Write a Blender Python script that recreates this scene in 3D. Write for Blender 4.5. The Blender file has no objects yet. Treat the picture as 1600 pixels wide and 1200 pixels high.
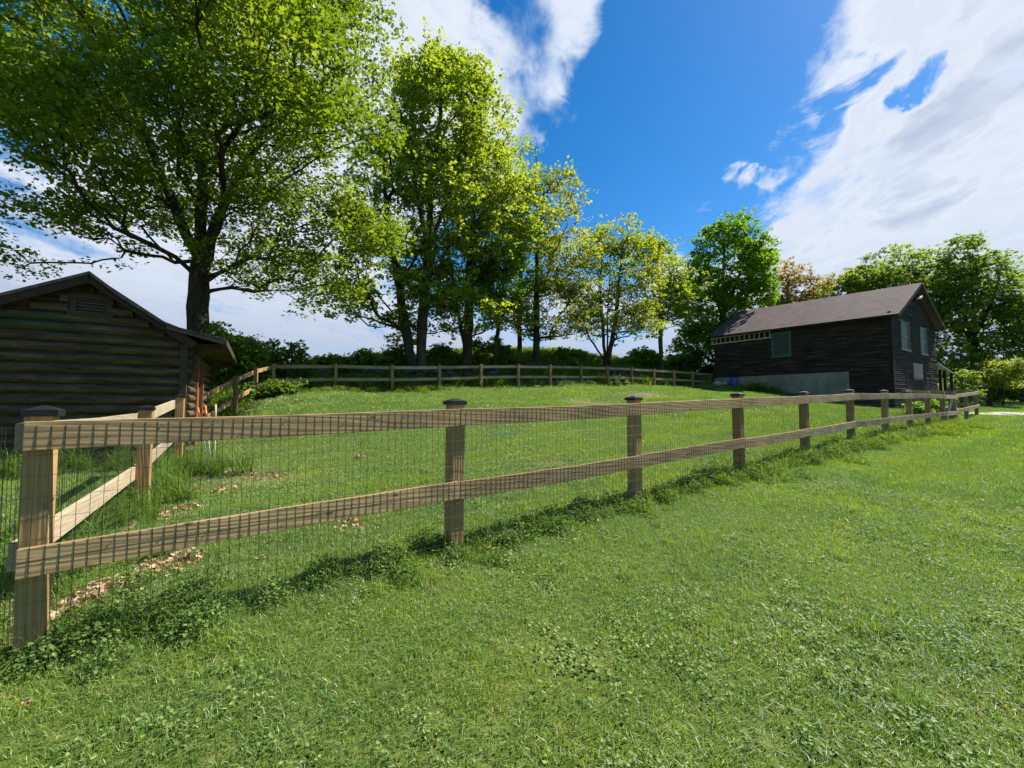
import bpy, math, random
import numpy as np
from mathutils import Vector, Matrix, noise as mnoise
PI = math.pi
S = bpy.context.scene
COL = S.collection
R = random.Random(7)
NR = np.random.default_rng(11)

# ------------------------------------------------------------------ camera
F = 660.0                      # focal length in pixels of the 1600 px wide photo
HOR = 634.0                    # eye level row
PITCH = math.atan((HOR - 600) / F)
EYE = 1.27
cam_d = bpy.data.cameras.new('camera')
cam = bpy.data.objects.new('camera', cam_d); COL.objects.link(cam)
cam.location = (0, 0, EYE)
cam.rotation_euler = (PI/2 + PITCH, 0, 0)
cam_d.sensor_fit = 'HORIZONTAL'; cam_d.sensor_width = 36
cam_d.lens = F / 1600 * 36
cam_d.clip_start = 0.05; cam_d.clip_end = 3000
S.camera = cam

def ray(px, py):
    u = (px - 800) / F; v = (600 - py) / F
    c, s = math.cos(PITCH), math.sin(PITCH)
    return Vector((u, c - v*s, s + v*c))
def at(px, py, d):
    r = ray(px, py)
    return Vector((0, 0, EYE)) + r * (d / r.y)

# ------------------------------------------------------------------ light
SUN_EL = math.radians(51); SUN_AZ = math.radians(64)     # azimuth measured from +Y towards +X
sun_dir = Vector((math.sin(SUN_AZ)*math.cos(SUN_EL), math.cos(SUN_AZ)*math.cos(SUN_EL), math.sin(SUN_EL)))
sl = bpy.data.lights.new('sun', 'SUN'); sl.energy = 5.0; sl.angle = math.radians(0.53); sl.color = (1.0, 0.955, 0.88)
so = bpy.data.objects.new('sun', sl); COL.objects.link(so)
so.rotation_euler = (-sun_dir).to_track_quat('-Z', 'Y').to_euler()
so.location = (20, 10, 40)
S.view_settings.view_transform = 'Standard'; S.view_settings.look = 'None'
S.view_settings.gamma = 1; S.view_settings.use_curve_mapping = False
S.view_settings.exposure = 1.0
cy = S.cycles
cy.max_bounces = 5; cy.diffuse_bounces = 3; cy.glossy_bounces = 2; cy.transmission_bounces = 4
cy.transparent_max_bounces = 4; cy.caustics_reflective = False; cy.caustics_refractive = False
cy.use_adaptive_sampling = True; cy.adaptive_threshold = 0.02
cy.use_denoising = True

# ------------------------------------------------------------------ node helpers
class NT:
    def __init__(s, tree): s.t = tree; s.n = tree.nodes; s.l = tree.links
    def new(s, kind, **kw):
        n = s.n.new(kind)
        for k, v in kw.items(): setattr(n, k, v)
        return n
    def put(s, sock, val):
        if hasattr(val, 'is_linked') or isinstance(val, bpy.types.NodeSocket): s.l.new(val, sock)
        elif val is not None:
            if sock.type == 'RGBA' and len(val) == 3: val = (*val, 1)
            sock.default_value = val
    def math(s, op, a, b=None, c=None, clamp=False):
        n = s.new('ShaderNodeMath', operation=op, use_clamp=clamp)
        for i, v in enumerate((a, b, c)):
            if v is not None: s.put(n.inputs[i], v)
        return n.outputs[0]
    def vmath(s, op, a, b=None):
        n = s.new('ShaderNodeVectorMath', operation=op)
        s.put(n.inputs[0], a)
        if b is not None: s.put(n.inputs[1], b)
        return n.outputs['Value'] if op in ('DISTANCE', 'DOT_PRODUCT', 'LENGTH') else n.outputs[0]
    def mix(s, fac, a, b, blend='MIX'):
        n = s.new('ShaderNodeMix', data_type='RGBA', blend_type=blend)
        s.put(n.inputs[0], fac); s.put(n.inputs[6], a); s.put(n.inputs[7], b)
        return n.outputs[2]
    def noise(s, vec, scale, detail=3, rough=0.5, dist=0.0):
        n = s.new('ShaderNodeTexNoise')
        if vec is not None: s.put(n.inputs['Vector'], vec)
        n.inputs['Scale'].default_value = scale; n.inputs['Detail'].default_value = detail
        n.inputs['Roughness'].default_value = rough; n.inputs['Distortion'].default_value = dist
        return n.outputs['Fac']
    def ramp(s, fac, stops):
        n = s.new('ShaderNodeValToRGB'); e = n.color_ramp.elements
        while len(e) < len(stops): e.new(0.5)
        for i, (p, c) in enumerate(stops):
            e[i].position = p; e[i].color = (*c, 1) if len(c) == 3 else c
        s.put(n.inputs[0], fac); return n.outputs[0]
    def smooth(s, v, a, b, lo=0.0, hi=1.0):
        n = s.new('ShaderNodeMapRange', interpolation_type='SMOOTHSTEP')
        s.put(n.inputs[0], v); n.inputs[1].default_value = a; n.inputs[2].default_value = b
        n.inputs[3].default_value = lo; n.inputs[4].default_value = hi
        return n.outputs[0]
    def mapping(s, vec, scale=(1,1,1), rot=(0,0,0), loc=(0,0,0)):
        n = s.new('ShaderNodeMapping'); s.put(n.inputs[0], vec)
        n.inputs['Scale'].default_value = scale; n.inputs['Rotation'].default_value = rot; n.inputs['Location'].default_value = loc
        return n.outputs[0]

# ------------------------------------------------------------------ world: Nishita sky + clouds by direction
W = bpy.data.worlds.new('World'); S.world = W; W.use_nodes = True
t = NT(W.node_tree); t.n.clear()
sky = t.new('ShaderNodeTexSky', sky_type='NISHITA', sun_disc=False)
sky.sun_elevation = SUN_EL; sky.sun_rotation = SUN_AZ; sky.air_density = 1.0; sky.dust_density = 0.3; sky.ozone_density = 2.5; sky.altitude = 300
hs = t.new('ShaderNodeHueSaturation'); hs.inputs['Saturation'].default_value = 1.42; hs.inputs['Value'].default_value = 1.25
t.l.new(sky.outputs[0], hs.inputs['Color'])
tc = t.new('ShaderNodeTexCoord').outputs['Generated']
def udir(px, py):
    v = ray(px, py).normalized(); return v
blobs = [  # px, py, radius px, weight : positive = cloud, negative = clear
 (1500, 130, 260, .50), (1620, 330, 300, .60), (1440, 420, 300, .55), (1330, 60, 130, .25), (1750, 60, 400, .6), (1260, 420, 130, .45),
 (1180, 480, 120, .4),(1110,430,120,.3), (1150, 250, 42, .62), (1182,262,36,.5),
 (1365, 215, 46, -.5), (1410, 190, 42, -.45), (1445, 150, 36, -.4), (1290, 160, 45, -.42), (1335, 140, 36, -.35), (1380, 110, 32, -.3), (1245, 230, 55, -.4), (1310, 255, 30, -.3),
 (895, 0, 95, .34), (885, 95, 50, .26), (930,-80,120,.3), (850,40,40,.15),
 (650, 40, 130, .5), (800, 200, 105, .42), (720, 130, 100, .4), (600, 200, 260, .4), (835,215,55,.22),
 (1010, 230, 200, -.5), (1080, 90, 170, -.5), (775, 10, 45, -.3), (765,60,40,-.25), (800,100,40,-.1), (1150,180,90,-.3), (930,330,120,-.5),
 (700, 420, 80, -.45), (20, 270, 130, -.35), (60, 60, 120, -.3),
 (250, 470, 330, .6), (600, 540, 200, .5), (950, 520, 170, .42), (-200, 400, 400, .5), (1040,350,60,-.3),
]
acc = neg = None
# warp direction a little so that the cloud edges break up
wn = t.new('ShaderNodeTexNoise'); wn.inputs['Scale'].default_value = 5.5; wn.inputs['Detail'].default_value = 5
t.l.new(tc, wn.inputs['Vector'])
warp = t.vmath('MULTIPLY', t.vmath('SUBTRACT', wn.outputs['Color'], (.5,.5,.5)), (.30,.30,.30))
wdir = t.vmath('ADD', tc, warp)
for px, py, r, w in blobs:
    c = udir(px, py); a2 = abs(px-800)/F
    rad = r / F * (c.y ** 1.6 if c.y > 0 else 1)
    m = t.smooth(t.vmath('DISTANCE', wdir, tuple(c)), rad*1.5, rad*.35, 0, w)
    if w > 0: acc = m if acc is None else t.math('ADD', acc, m)
    else: neg = m if neg is None else t.math('ADD', neg, m)
neg_ = t.math('MULTIPLY', t.math('MAXIMUM', neg, -.62), t.smooth(t.noise(t.mapping(tc, scale=(1, 1, 1.6), rot=(.5, .3, .4)), 9, 5, .65, .6), .36, .62, .35, 1.35))
acc = t.math('ADD', t.math('MINIMUM', acc, .55), neg_)
sx = t.new('ShaderNodeSeparateXYZ'); t.l.new(tc, sx.inputs[0])
zc = t.math('ADD', t.math('MAXIMUM', sx.outputs[2], 0.0), 0.16)
cb = t.new('ShaderNodeCombineXYZ')
t.l.new(t.math('DIVIDE', sx.outputs[0], zc), cb.inputs[0]); t.l.new(t.math('DIVIDE', sx.outputs[1], zc), cb.inputs[1])
pl = t.mapping(cb.outputs[0], scale=(1.0, .62, 1), rot=(0, 0, math.radians(-38)))
n1 = t.noise(pl, 1.7, 9, .60, .5)
n2 = t.noise(pl, 5.0, 6, .62, .3)
dens = t.math('ADD', t.math('ADD', acc, t.math('MULTIPLY', t.math('SUBTRACT', n1, .5), 1.5)), t.math('MULTIPLY', t.math('SUBTRACT', n2, .5), 1.1))
mask = t.smooth(dens, .0, .52)
n3 = t.noise(pl, 1.1, 4, .5, .2)
thick = t.smooth(t.math('ADD', dens, t.math('MULTIPLY', t.math('SUBTRACT', n3, .5), 1.6)), .2, 1.1)
ccol = t.ramp(t.math('ADD', t.math('MULTIPLY', thick, .6), t.math('MULTIPLY', t.noise(pl, 2.6, 6, .55, .4), .5)), [(.15, (5.6, 6.4, 7.9)), (.42, (6.7, 7.2, 8.0)), (.56, (6.1, 6.6, 7.5)), (.68, (6.5, 7.0, 7.8)), (.9, (4.2, 4.8, 6.1))])
low = t.smooth(sx.outputs[2], .04, .33)
ccol = t.mix(low, (3.7, 4.3, 5.7, 1), ccol)
allc = t.mix(t.math('MULTIPLY', mask, .95), hs.outputs[0], ccol)
bg = t.new('ShaderNodeBackground'); bg.inputs[1].default_value = 0.062
t.l.new(allc, bg.inputs[0])
wo = t.new('ShaderNodeOutputWorld'); t.l.new(bg.outputs[0], wo.inputs[0])
W.cycles.sampling_method = 'MANUAL'; W.cycles.sample_map_resolution = 512

# ------------------------------------------------------------------ object helpers
def tag(o, label=None, cat=None, group=None, kind=None):
    if label: o['label'] = label
    if cat: o['category'] = cat
    if group: o['group'] = group
    if kind: o['kind'] = kind
    return o
def empty(name, loc, rz=0):
    o = bpy.data.objects.new(name, None); COL.objects.link(o)
    o.location = loc; o.rotation_euler = (0, 0, rz); o.empty_display_size = .2
    bpy.context.view_layer.update() if False else None
    return o
def wmat(p):
    m = Matrix.Translation(p.location) @ p.rotation_euler.to_matrix().to_4x4()
    return wmat(p.parent) @ m if p.parent else m
class MB:
    def __init__(s): s.v = []; s.f = []
    def quad(s, *pts):
        i = len(s.v); s.v += [tuple(p) for p in pts]; s.f.append(tuple(range(i, i+len(pts))))
    def prism(s, A, B):                          # two rings of equal length
        i = len(s.v); n = len(A); s.v += [tuple(p) for p in A] + [tuple(p) for p in B]
        s.f.append(tuple(i+k for k in reversed(range(n)))); s.f.append(tuple(i+n+k for k in range(n)))
        for k in range(n): s.f.append((i+k, i+(k+1) % n, i+n+(k+1) % n, i+n+k))
    def box(s, c, sz, M=None):
        c = Vector(c); h = Vector(sz)/2
        P = [Vector((x, y, z)) for z in (-1, 1) for x, y in ((-1,-1),(1,-1),(1,1),(-1,1))]
        P = [Vector((p.x*h.x, p.y*h.y, p.z*h.z)) for p in P]
        if M is not None: P = [M @ p for p in P]
        P = [p + c for p in P]; s.prism(P[:4], P[4:])
    def beam(s, a, b, side, w, h):               # box from a to b; w along 'side', h along the other axis
        a = Vector(a); b = Vector(b); d = (b-a).normalized()
        side = Vector(side); side = (side - d*side.dot(d)).normalized(); up = d.cross(side)
        o = [(-w/2, -h/2), (w/2, -h/2), (w/2, h/2), (-w/2, h/2)]
        s.prism([a + side*x + up*y for x, y in o], [b + side*x + up*y for x, y in o])
    def tube(s, pts, r, n=5, cap=True):
        pts = [Vector(p) for p in pts]; rr = r if hasattr(r, '__len__') else [r]*len(pts)
        base = len(s.v); prev = None
        for k, p in enumerate(pts):
            d = (pts[min(k+1, len(pts)-1)] - pts[max(k-1, 0)]).normalized()
            if prev is None: a = d.orthogonal().normalized()
            else: a = (prev - d*prev.dot(d)).normalized()
            prev = a; b = d.cross(a)
            for j in range(n):
                t_ = 2*PI*j/n; s.v.append(tuple(p + (a*math.cos(t_) + b*math.sin(t_))*rr[k]))
        for k in range(len(pts)-1):
            for j in range(n):
                i = base + k*n; s.f.append((i+j, i+(j+1) % n, i+n+(j+1) % n, i+n+j))
        if cap:
            s.f.append(tuple(base+j for j in reversed(range(n))))
            e = base+(len(pts)-1)*n; s.f.append(tuple(e+j for j in range(n)))
    def build(s, name, m, parent=None, smooth=False, bevel=0):
        me = bpy.data.meshes.new(name)
        V = s.v
        if parent is not None:
            Mi = wmat(parent).inverted(); V = [tuple(Mi @ Vector(p)) for p in V]
        me.from_pydata(V, [], s.f); me.materials.append(m)
        if smooth: me.polygons.foreach_set('use_smooth', [True]*len(me.polygons))
        o = bpy.data.objects.new(name, me); COL.objects.link(o)
        if parent is not None: o.parent = parent
        if bevel:
            b = o.modifiers.new('bevel', 'BEVEL'); b.width = bevel; b.segments = 2; b.limit_method = 'ANGLE'
        return o
def np_mesh(name, V, k, m, parent=None, attrs=None, smooth=False, link=True):
    """V: (nfaces*k,3) unshared vertices, faces of k corners"""
    n = len(V); nf = n // k
    if parent is not None:
        Mi = np.array(wmat(parent).inverted()); V = V @ Mi[:3, :3].T + Mi[:3, 3]
    me = bpy.data.meshes.new(name)
    me.vertices.add(n); me.vertices.foreach_set('co', np.asarray(V, np.float32).ravel())
    me.loops.add(n); me.loops.foreach_set('vertex_index', np.arange(n, dtype=np.int32))
    me.polygons.add(nf); me.polygons.foreach_set('loop_start', np.arange(0, n, k, dtype=np.int32))
    me.update(calc_edges=True)
    me.materials.append(m)
    for an, arr in (attrs or {}).items():
        a = me.attributes.new(an, 'FLOAT', 'POINT'); a.data.foreach_set('value', np.asarray(arr, np.float32))
    o = bpy.data.objects.new(name, me)
    if link: COL.objects.link(o)
    if parent is not None: o.parent = parent
    return o

# ------------------------------------------------------------------ materials
def new_mat(name):
    m = bpy.data.materials.new(name); m.use_nodes = True
    t = NT(m.node_tree); t.n.clear()
    out = t.new('ShaderNodeOutputMaterial')
    return m, t, out
def principled(t, out, col, rough=.8, spec=.3, bump=None, bstr=.3, bdist=.01, metal=0):
    p = t.new('ShaderNodeBsdfPrincipled')
    t.put(p.inputs['Base Color'], col); t.put(p.inputs['Roughness'], rough)
    p.inputs['Specular IOR Level'].default_value = spec; p.inputs['Metallic'].default_value = metal
    if bump is not None:
        b = t.new('ShaderNodeBump'); b.inputs['Strength'].default_value = bstr; b.inputs['Distance'].default_value = bdist
        t.put(b.inputs['Height'], bump); t.l.new(b.outputs[0], p.inputs['Normal'])
    t.l.new(p.outputs[0], out.inputs[0]); return p
def flat_mat(name, col, rough=.6, spec=.3, metal=0, var=.25, scale=8):
    m, t, out = new_mat(name)
    pos = t.new('ShaderNodeTexCoord').outputs['Object']
    n = t.noise(pos, scale, 5, .6)
    c = t.mix(n, tuple(x*(1-var) for x in col), tuple(min(1, x*(1+var)) for x in col))
    principled(t, out, c, rough, spec, n, .2, .004, metal); return m
def wood_mat(name, ang, tones, dirty=.4, green=0.0):
    """timber whose grain runs along horizontal direction ang (radians from +X) or vertically if ang is None"""
    m, t, out = new_mat(name)
    pos = t.new('ShaderNodeNewGeometry').outputs['Position']
    if ang is None: v = t.mapping(pos, scale=(1, 1, .05), rot=(.02, .01, 0))
    else:
        v = t.mapping(t.mapping(pos, rot=(0, 0, -ang)), scale=(.05, 1, 1))
    rings = t.new('ShaderNodeTexWave', wave_type='BANDS', bands_direction='DIAGONAL')
    t.l.new(v, rings.inputs[0]); rings.inputs['Scale'].default_value = 16; rings.inputs['Distortion'].default_value = 9
    rings.inputs['Detail'].default_value = 3; rings.inputs['Detail Scale'].default_value = 1.3
    fib = t.noise(v, 130, 4, .65)
    big = t.noise(pos, 2.3, 4, .6)
    c = t.mix(rings.outputs['Fac'], tones[0], tones[1])
    c = t.mix(t.math('MULTIPLY', fib, .75), c, tones[2])
    c = t.mix(t.smooth(big, .45, .75, 0, dirty), c, (.11, .085, .06))
    knot = t.new('ShaderNodeTexVoronoi'); t.l.new(t.mapping(pos, scale=(2.2, 2.2, 5), rot=(0,0,.3)), knot.inputs[0]); knot.inputs['Scale'].default_value = 1.3
    c = t.mix(t.smooth(knot.outputs['Distance'], .10, .03, 0, .8), c, (.06, .035, .02))
    if green: c = t.mix(t.smooth(t.noise(pos, 3.1, 3, .5), .5, .75, 0, green), c, (.10, .13, .05))
    oi = t.new('ShaderNodeObjectInfo').outputs['Random']
    c = t.mix(1.0, c, t.ramp(oi, [(0, (.74, .72, .70)), (.5, (1, 1, 1)), (1, (1.12, 1.10, 1.04))]), 'MULTIPLY')
    c = t.mix(t.smooth(t.noise(pos, 11, 5, .7), .58, .78, 0, .55), c, (.10, .07, .045))
    principled(t, out, c, .78, .2, t.math('ADD', t.math('MULTIPLY', fib, .6), t.math('MULTIPLY', rings.outputs['Fac'], .6)), .45, .004)
    return m
def bark_mat(name, a, b):
    m, t, out = new_mat(name)
    pos = t.new('ShaderNodeNewGeometry').outputs['Position']
    v = t.mapping(pos, scale=(1, 1, .16))
    n = t.noise(v, 14, 8, .68, .6)
    n2 = t.noise(pos, 1.5, 3, .5)
    c = t.ramp(n, [(.3, tuple(x*.3 for x in a)), (.52, a), (.75, b)])
    c = t.mix(t.smooth(n2, .5, .8, 0, .45), c, (.10, .11, .07))
    principled(t, out, c, .92, .1, n, 1.0, .06); return m
def leaf_mat(name, c0, c1, c2, trans=.42, spec=.1):
    """c0..c2 ramp over the leaf attribute 'tint'; one surface colour, light comes through it"""
    m, t, out = new_mat(name)
    a = t.new('ShaderNodeAttribute', attribute_name='tint').outputs['Fac']
    c = t.ramp(a, [(0, c0), (.5, c1), (1, c2)])
    d = t.new('ShaderNodeBsdfDiffuse'); t.put(d.inputs[0], c)
    tr = t.new('ShaderNodeBsdfTranslucent'); t.put(tr.inputs[0], t.mix(1.0, c, (1.75, 1.6, .55, 1), 'MULTIPLY'))
    mx = t.new('ShaderNodeMixShader'); mx.inputs[0].default_value = trans
    t.l.new(d.outputs[0], mx.inputs[1]); t.l.new(tr.outputs[0], mx.inputs[2])
    g = t.new('ShaderNodeBsdfGlossy'); g.inputs['Roughness'].default_value = .55; t.put(g.inputs[0], (.9, .95, 1))
    fr = t.new('ShaderNodeLayerWeight'); fr.inputs[0].default_value = .25
    m2 = t.new('ShaderNodeMixShader'); t.l.new(t.math('ADD', t.math('MULTIPLY', fr.outputs['Fresnel'], spec*.5), .02*spec), m2.inputs[0])
    t.l.new(mx.outputs[0], m2.inputs[1]); t.l.new(g.outputs[0], m2.inputs[2])
    t.l.new(m2.outputs[0], out.inputs[0]); return m
def grass_mat(name, dull=0):
    m, t, out = new_mat(name)
    pos = t.new('ShaderNodeNewGeometry').outputs['Position']
    a = t.new('ShaderNodeAttribute', attribute_name='tint').outputs['Fac']
    c = t.ramp(a, [(0, (.082, .150, .018)), (.45, (.195, .310, .044)), (.85, (.32, .40, .080)), (.93, (.38, .32, .16)), (1, (.45, .38, .21))])
    p1 = t.noise(pos, .55, 4, .6, .8); p2 = t.noise(t.mapping(t.mapping(pos, rot=(0, 0, -.61)), scale=(.22, 1, 1)), 1.25, 5, .62, .3)
    p3 = t.noise(pos, 3.3, 5, .7, .4)
    wv = t.new('ShaderNodeTexWave', wave_type='BANDS', bands_direction='Y'); t.l.new(t.mapping(pos, rot=(0, 0, -.61)), wv.inputs[0]); wv.inputs['Scale'].default_value = .26; wv.inputs['Distortion'].default_value = 2.2; wv.inputs['Detail Scale'].default_value = .35
    c = t.mix(t.smooth(wv.outputs['Fac'], .3, .7, 0, .5), c, t.mix(1.0, c, (.80, .86, .95, 1), 'MULTIPLY'))
    c = t.mix(t.smooth(p1, .42, .62, 0, .8), c, t.mix(1.0, c, (1.38, 1.22, .6, 1), 'MULTIPLY'))
    c = t.mix(t.smooth(p2, .44, .66, 0, .75), c, t.mix(1.0, c, (.82, .90, 1.9, 1), 'MULTIPLY'))
    c = t.mix(t.smooth(p3, .60, .76, 0, .7), c, (.30, .24, .10))
    d = t.new('ShaderNodeBsdfDiffuse'); t.put(d.inputs[0], c)
    tr = t.new('ShaderNodeBsdfTranslucent'); t.put(tr.inputs[0], t.mix(1.0, c, (1.5, 1.5, .7, 1), 'MULTIPLY'))
    mx = t.new('ShaderNodeMixShader'); mx.inputs[0].default_value = .38
    t.l.new(d.outputs[0], mx.inputs[1]); t.l.new(tr.outputs[0], mx.inputs[2])
    g = t.new('ShaderNodeBsdfGlossy'); g.inputs['Roughness'].default_value = .52; t.put(g.inputs[0], (.9, .95, 1))
    m2 = t.new('ShaderNodeMixShader'); m2.inputs[0].default_value = .055
    t.l.new(mx.outputs[0], m2.inputs[1]); t.l.new(g.outputs[0], m2.inputs[2])
    t.l.new(m2.outputs[0], out.inputs[0]); return m

# ------------------------------------------------------------------ terrain (thin-plate spline through levels read off the photo)
FP = [(69, 633), (711, 622), (990, 618), (1152, 613), (1255, 611), (1327, 608), (1381, 609), (1419, 610), (1448, 611), (1472, 612), (1487, 612)]
front = []
for n, (px, py) in enumerate(FP):
    d = 2.167 + 1.413*n; p = at(px, py, d); front.append((p.x, p.y, p.z))          # z is the top of the post
H_FRONT = 1.25
BP = [(428,568),(525,568),(613,570),(687,570),(752,569),(810,569),(860,570),(908,571),(949,572),(987,574),(1022,576),(1053,578),(1082,580),(1110,583)]
back = [tuple(at(px, py, 17.5 + 1.15*n)) for n, (px, py) in enumerate(BP)]
H_BACK = 1.2
SP = [(66, 633, 2.167), (229, 633, 4.8), (282, 616, 7.4), (321, 612, 11.0), (369, 588, 13.0), (400, 575, 15.2), (428, 568, 17.5)]
side = [tuple(at(*a)) for a in SP]
EP = [(1487, 612, 16.297), (1508, 610, 17.8), (1524, 608, 19.3)]
endf = [tuple(at(*a)) for a in EP]
EB = [(1524, 608, 19.3), (1494, 609, 20.2), (1455, 609, 21.3), (1411, 607, 22.4)]
endb = [tuple(at(*a)) for a in EB]
cp = []
for p in front: cp.append((p[0], p[1], p[2]-H_FRONT))
for p in back[::2]: cp.append((p[0], p[1], p[2]-H_BACK))
cp += [(side[1][0], side[1][1], .08), (side[2][0], side[2][1], .16), (side[3][0], side[3][1], .5)]
for p in side[4:6]: cp.append((p[0], p[1], p[2]-1.22))
for p in endf[1:] + endb[1:]: cp.append((p[0], p[1], p[2]-1.2))
cp += [(0, 0, -.26), (2.5, .5, -.2), (-3, 0, -.2), (-7, 2, -.1), (6, 3, .02), (12, 5, .2), (22, 12, .55), (0, -6, -.5), (12, -6, -.2), (-12, -6, -.4), (28, 0, .3)]
for px, py, d in [(1400, 646, 24), (1118, 601, 31), (1300, 632, 25), (1200, 616, 26), (1020, 604, 24), (880, 606, 21), (1465, 643, 28), (1600, 640, 32), (1540, 627, 40), (1600, 634, 48),
                  (150, 728, 8.0), (0, 735, 8.0), (290, 722, 8.6), (305, 690, 12.5), (860, 576, 26), (945, 574, 30), (640, 578, 23), (500, 580, 22), (380, 588, 20), (1000, 574, 33), (1060,580,36), (560, 632, 13.5)]:
    p = at(px, py, d); cp.append(tuple(p))
cp += [(-20, 10, .6), (-20, 25, 2.2), (-40, 20, 1.5), (-30, 45, 2.6), (0, 50, 3.2), (14, 52, 3.4), (-30, 65, 2.2), (0, 75, 2.2), (40, 80, 2.4), (80, 60, 2.0), (80, 20, 1.0), (80, -40, 0), (-80, -40, 0), (0, -60, -1), (-80, 60, 2.5), (0, 110, 1.5), (60,110,1.5), (-60,110,1.5)]
CP = np.array(cp, float)
def _U(r2): return np.where(r2 > 0, r2*np.log(np.maximum(r2, 1e-12)), 0)
nC = len(CP)
K = _U(((CP[:, None, :2]-CP[None, :, :2])**2).sum(-1)) + np.eye(nC)*0.8
A_ = np.zeros((nC+3, nC+3)); A_[:nC, :nC] = K; A_[:nC, nC] = 1; A_[:nC, nC+1:] = CP[:, :2]; A_[nC, :nC] = 1; A_[nC+1:, :nC] = CP[:, :2].T
coef = np.linalg.solve(A_, np.concatenate([CP[:, 2], [0, 0, 0]]))
def gz(x, y):
    x = np.atleast_1d(np.asarray(x, float)); y = np.atleast_1d(np.asarray(y, float))
    r = np.hypot(x, y-20); k = np.minimum(1, 95/np.maximum(r, 1e-6)); xx = x*k; yy = 20+(y-20)*k
    z = np.empty(len(x))
    for i in range(0, len(x), 20000):
        a = slice(i, i+20000)
        z[a] = _U((xx[a, None]-CP[:, 0])**2 + (yy[a, None]-CP[:, 1])**2) @ coef[:nC] + coef[nC] + coef[nC+1]*xx[a] + coef[nC+2]*yy[a]
    f = np.clip((r-70)/120, 0, 1); f = f*f*(3-2*f)
    return z*(1-f) + 1.0*f + .018*np.sin(x*1.9+1)*np.sin(y*1.6) + .012*np.sin(x*4.3)*np.sin(y*3.7+2)
def g1(x, y): return float(gz([x], [y])[0])
def gn(x, y, e=.15):
    zx = (gz(x+e, y)-gz(x-e, y))/(2*e); zy = (gz(x, y+e)-gz(x, y-e))/(2*e)
    n = np.stack([-zx, -zy, np.ones(len(zx))], -1); return n/np.linalg.norm(n, axis=1)[:, None]

# path as a curve of points on the right
def seg_dist(x, y, pts):
    d = np.full(len(x), 1e9)
    for (ax, ay), (bx, by) in zip(pts[:-1], pts[1:]):
        vx, vy = bx-ax, by-ay; tt = np.clip(((x-ax)*vx+(y-ay)*vy)/(vx*vx+vy*vy), 0, 1)
        d = np.minimum(d, np.hypot(x-ax-tt*vx, y-ay-tt*vy))
    return d
PATH = [(24.5, 24.3), (27.5, 25.6), (31.5, 27.5), (38, 29.5), (50, 32), (75, 36)]

m_ground, t, out = new_mat('soil_and_thatch')
pos = t.new('ShaderNodeNewGeometry').outputs['Position']
n = t.noise(pos, 9, 6, .7); nb = t.noise(pos, .6, 4, .6, .6); nf = t.noise(pos, 60, 3, .7)
c = t.ramp(n, [(.25, (.04, .06, .012)), (.5, (.09, .13, .024)), (.7, (.17, .19, .05))])
c = t.mix(t.smooth(nb, .52, .75, 0, .6), c, (.13, .14, .04))
c = t.mix(t.smooth(nf, .5, .75, 0, .5), c, (.05, .045, .02))
bare = None
for px, py, d, r in [(905, 622, 16, 1.1), (1010, 616, 18.5, 1.7), (960, 625, 15.5, .9), (130, 950, 2.75, .42), (255, 775, 4.6, .35), (350, 715, 6.6, .9), (410, 735, 6.2, .55), (860, 720, 7, .5)]:
    p = at(px, py, d); b = t.smooth(t.math('ADD', t.vmath('DISTANCE', pos, (p.x, p.y, g1(p.x, p.y))), t.math('MULTIPLY', nf, .5*r)), r*1.5, r*.5, 0, .85)
    bare = b if bare is None else t.math('MAXIMUM', bare, b)
c = t.mix(bare, c, t.ramp(n, [(.3, (.13, .09, .05)), (.65, (.27, .21, .13))]))
principled(t, out, c, .95, .08, t.math('ADD', n, nf), .7, .03)
BARE = [(at(px, py, d), r) for px, py, d, r in [(905, 622, 16, .9), (1010, 616, 18.5, 1.3), (130, 950, 2.75, .22), (255, 775, 4.6, .18), (350, 715, 6.6, .35), (410, 735, 6.2, .2)]]
BARE += [(Vector((R.uniform(-2.5, 6.5), R.uniform(.9, 7), 0)), R.uniform(.04, .13)) for _ in range(60)]

def axis(lo, hi, breaks):
    a = []; x = lo
    while x < hi:
        a.append(x); ax = abs(x - breaks[0])
        x += max(.3, ax*.045) if ax > 12 else .3
    a.append(hi); return np.array(a)
gxs = axis(-420, 420, (3,)); gys = axis(-300, 620, (12,))
X, Y = np.meshgrid(gxs, gys); Z = gz(X.ravel(), Y.ravel())
# the far hills rise gently at the very edge
me = bpy.data.meshes.new('ground'); nx, ny = len(gxs), len(gys)
V = np.stack([X.ravel(), Y.ravel(), Z], -1)
ii = (np.arange(ny-1)[:, None]*nx + np.arange(nx-1)[None, :]).ravel()
Fq = np.stack([ii, ii+1, ii+nx+1, ii+nx], -1)
me.vertices.add(len(V)); me.vertices.foreach_set('co', V.astype(np.float32).ravel())
me.loops.add(Fq.size); me.loops.foreach_set('vertex_index', Fq.astype(np.int32).ravel())
me.polygons.add(len(Fq)); me.polygons.foreach_set('loop_start', np.arange(0, Fq.size, 4, dtype=np.int32)); me.update(calc_edges=True)
me.polygons.foreach_set('use_smooth', [True]*len(Fq)); me.materials.append(m_ground)
ground = bpy.data.objects.new('ground', me); COL.objects.link(ground); tag(ground, kind='structure')

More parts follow.
